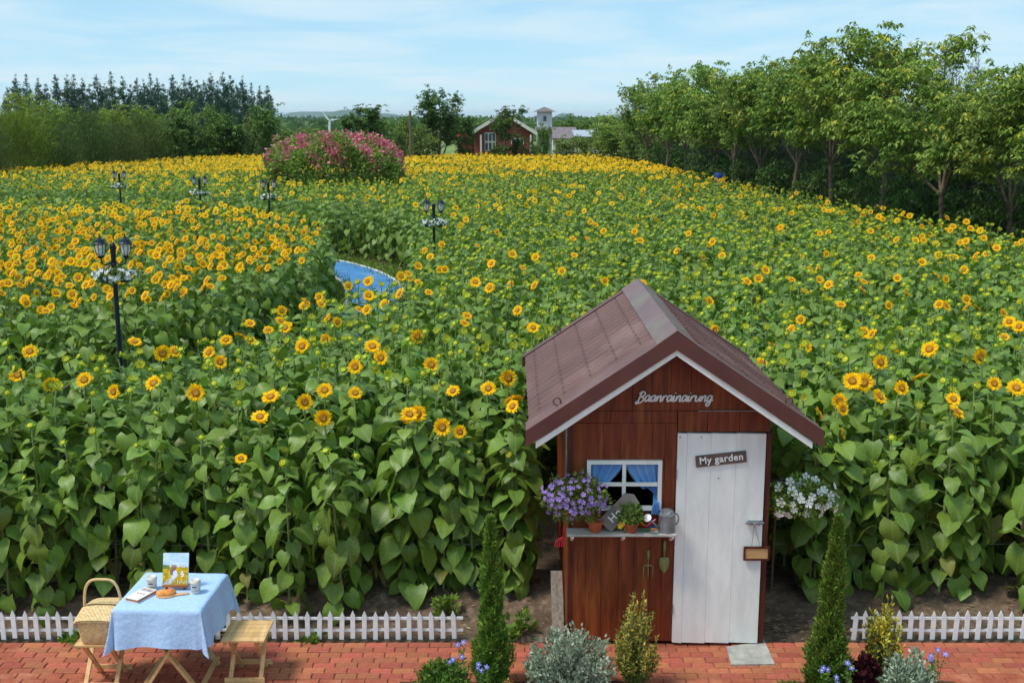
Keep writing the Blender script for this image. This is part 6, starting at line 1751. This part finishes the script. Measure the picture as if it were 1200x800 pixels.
def gable_house(u0, u1, vr, ve, Y0, D, label, wm, rm, nm, wins=()):
    a, b = W(u0, ve, Y=Y0), W(u1, ve, Y=Y0); zr = W(u0, vr, Y=Y0).z; t = thing(nm, ((a.x + b.x) / 2, Y0, 0), label, 'house')
    m = MB(); m.box(((a.x + b.x) / 2, Y0 + .3 + D / 2, a.z / 2), (b.x - a.x - .5, D - .4, a.z)); m.build('wall', wm, t)
    m = MB(); m.prism([(Y0, a.z - .05), (Y0 + .3 + D / 2, zr), (Y0 + .3 + D + .3, a.z - .05), (Y0 + .3 + D + .3, a.z + .07), (Y0 + .3 + D / 2, zr + .12), (Y0, a.z + .07)], 'x', a.x, b.x); m.build('roof', rm, t)
    for (u, v, w, h) in wins:
        p = W(u, v, Y=Y0 + .45); m = MB(); m.box((p.x, Y0 + .49, p.z), (w, .05, h)); f = m.build('window', CRM, t)
        m = MB(); m.box((p.x, Y0 + .455, p.z), (w * .7, .03, h * .7)); m.build('pane', GLS, f)
GRYR = mat('grey_purple_roof', srgb(132, 120, 122), .8, srgb(112, 100, 104), 3.0); PINKW = mat('pink_wall', srgb(176, 110, 96), .9); BRNW = mat('brown_hut_wall', srgb(122, 92, 76), .9, srgb(98, 74, 60), 5.0)
gable_house(645, 677, 151, 163, 104, 5, 'low house with grey purple roof right of the white tower', CRM, GRYR, 'grey_roof_house', ((655, 170, .8, .9),))
gable_house(299, 325, 160, 166, 96, 4, 'small pink walled hut at the right end of the casuarina row', PINKW, RT, 'pink_hut', ((310.5, 169.5, .5, .6), (317, 169.5, .35, .55)))
gable_house(250, 273, 159, 164, 91, 3, 'small brown hut half hidden by the green trees', BRNW, GRYR, 'brown_hut', ((262, 171, .6, .6),))
def add_carport():
    Y0 = 92; P = [W(673, 161.5, Y=Y0), W(690, 156, Y=Y0 + 3.5)]
    a, b = W(673, 161, Y=Y0), W(701, 161, Y=Y0); t = thing('carport', ((a.x + b.x) / 2, Y0, 0), 'open carport with pale grey sheet roof beside the white posts', 'carport')
    m = MB(); m.prism([(Y0, a.z), (Y0 + 4, a.z + .45), (Y0 + 4, a.z + .53), (Y0, a.z + .08)], 'x', a.x, b.x); m.build('roof', mat('pale_sheet_roof', srgb(176, 184, 192), .45, srgb(150, 160, 170), 2.0), t)
    for x in (a.x + .1, b.x - .1):
        for y, z in ((Y0 + .1, a.z), (Y0 + 3.9, a.z + .43)): m = MB(); m.box((x, y, z / 2), (.1, .1, z)); m.build('post', CONP, t)
    # car parked under it, seen over the flowers
    cx = W(679, 175, Y=Y0 + 1).x; cy = Y0 + 2.4
    c = thing('parked_car', (cx, cy, 0), 'dark car parked under the carport', 'car'); CP = mat('dark_car_paint', srgb(44, 48, 54), .3, spec=.6)
    m = MB(); prof = [(-2.0, .35), (2.0, .35), (2.05, .75), (1.9, .95), (1.0, 1.02), (.55, 1.5), (-1.2, 1.52), (-1.8, 1.0), (-2.05, .9)]
    m.prism([(cy - p[0], p[1]) for p in prof], 'x', cx - .85, cx + .85); m.build('body', CP, c, bevel=.06)
    m = MB(); m.prism([(cy - .98, 1.06), (cy - .62, 1.44), (cy - .66, 1.46), (cy - 1.03, 1.08)], 'x', cx - .72, cx + .72); m.build('windscreen', mat('car_glass', srgb(120, 134, 142), .08, spec=.8), c)
    for s in (-1, 1):
        m = MB(); m.box((cx + s * .6, cy - 2.03, .78), (.34, .06, .14)); m.build('headlight', MATS['bulb_glass'], c)
        for yy in (-1.3, 1.25):
            m = MB(); m.lathe((cx + s * .80, cy + yy, .33), [(.33, -.1), (.33, .1)], 18, M=Matrix.Rotation(R(90), 3, 'Y')); w_ = m.build('wheel', mat('tyre', srgb(30, 30, 32), .9), c)
add_carport()
# blue barrel under the right trees and a white board in the left field
p = W(844, 206, Y=57); t = thing('blue_barrel', (p.x, 57, 0), 'blue barrel under the right row of trees', 'barrel')
m = MB(); m.lathe((p.x, 57, 0), [(.28, 0), (.30, .1), (.31, .9), (.30, 1.0), (.31, 1.05), (.31, 1.9), (.27, p.z + .15)], 16); m.build('body', mat('blue_plastic', srgb(40, 80, 150), .5), t)

# ------------------------------------------------------------------ air
m = MB(); m.box((0, 4000, 24.5), (23000, 17000, 51)); hz = m.build('haze', mat('unused_air', (1, 1, 1)))
am = bpy.data.materials.new('haze_air'); am.use_nodes = True; nt = am.node_tree; nt.nodes.clear()
ao = nt.nodes.new('ShaderNodeOutputMaterial'); av = nt.nodes.new('ShaderNodeVolumePrincipled')
av.inputs['Color'].default_value = (.72, .86, 1.0, 1); av.inputs['Density'].default_value = 0.00008; av.inputs['Anisotropy'].default_value = 0.0
nt.links.new(av.outputs[0], ao.inputs['Volume']); hz.data.materials.clear(); hz.data.materials.append(am)
tag(hz, 'thin pale blue air over the whole place', 'haze', kind='stuff')
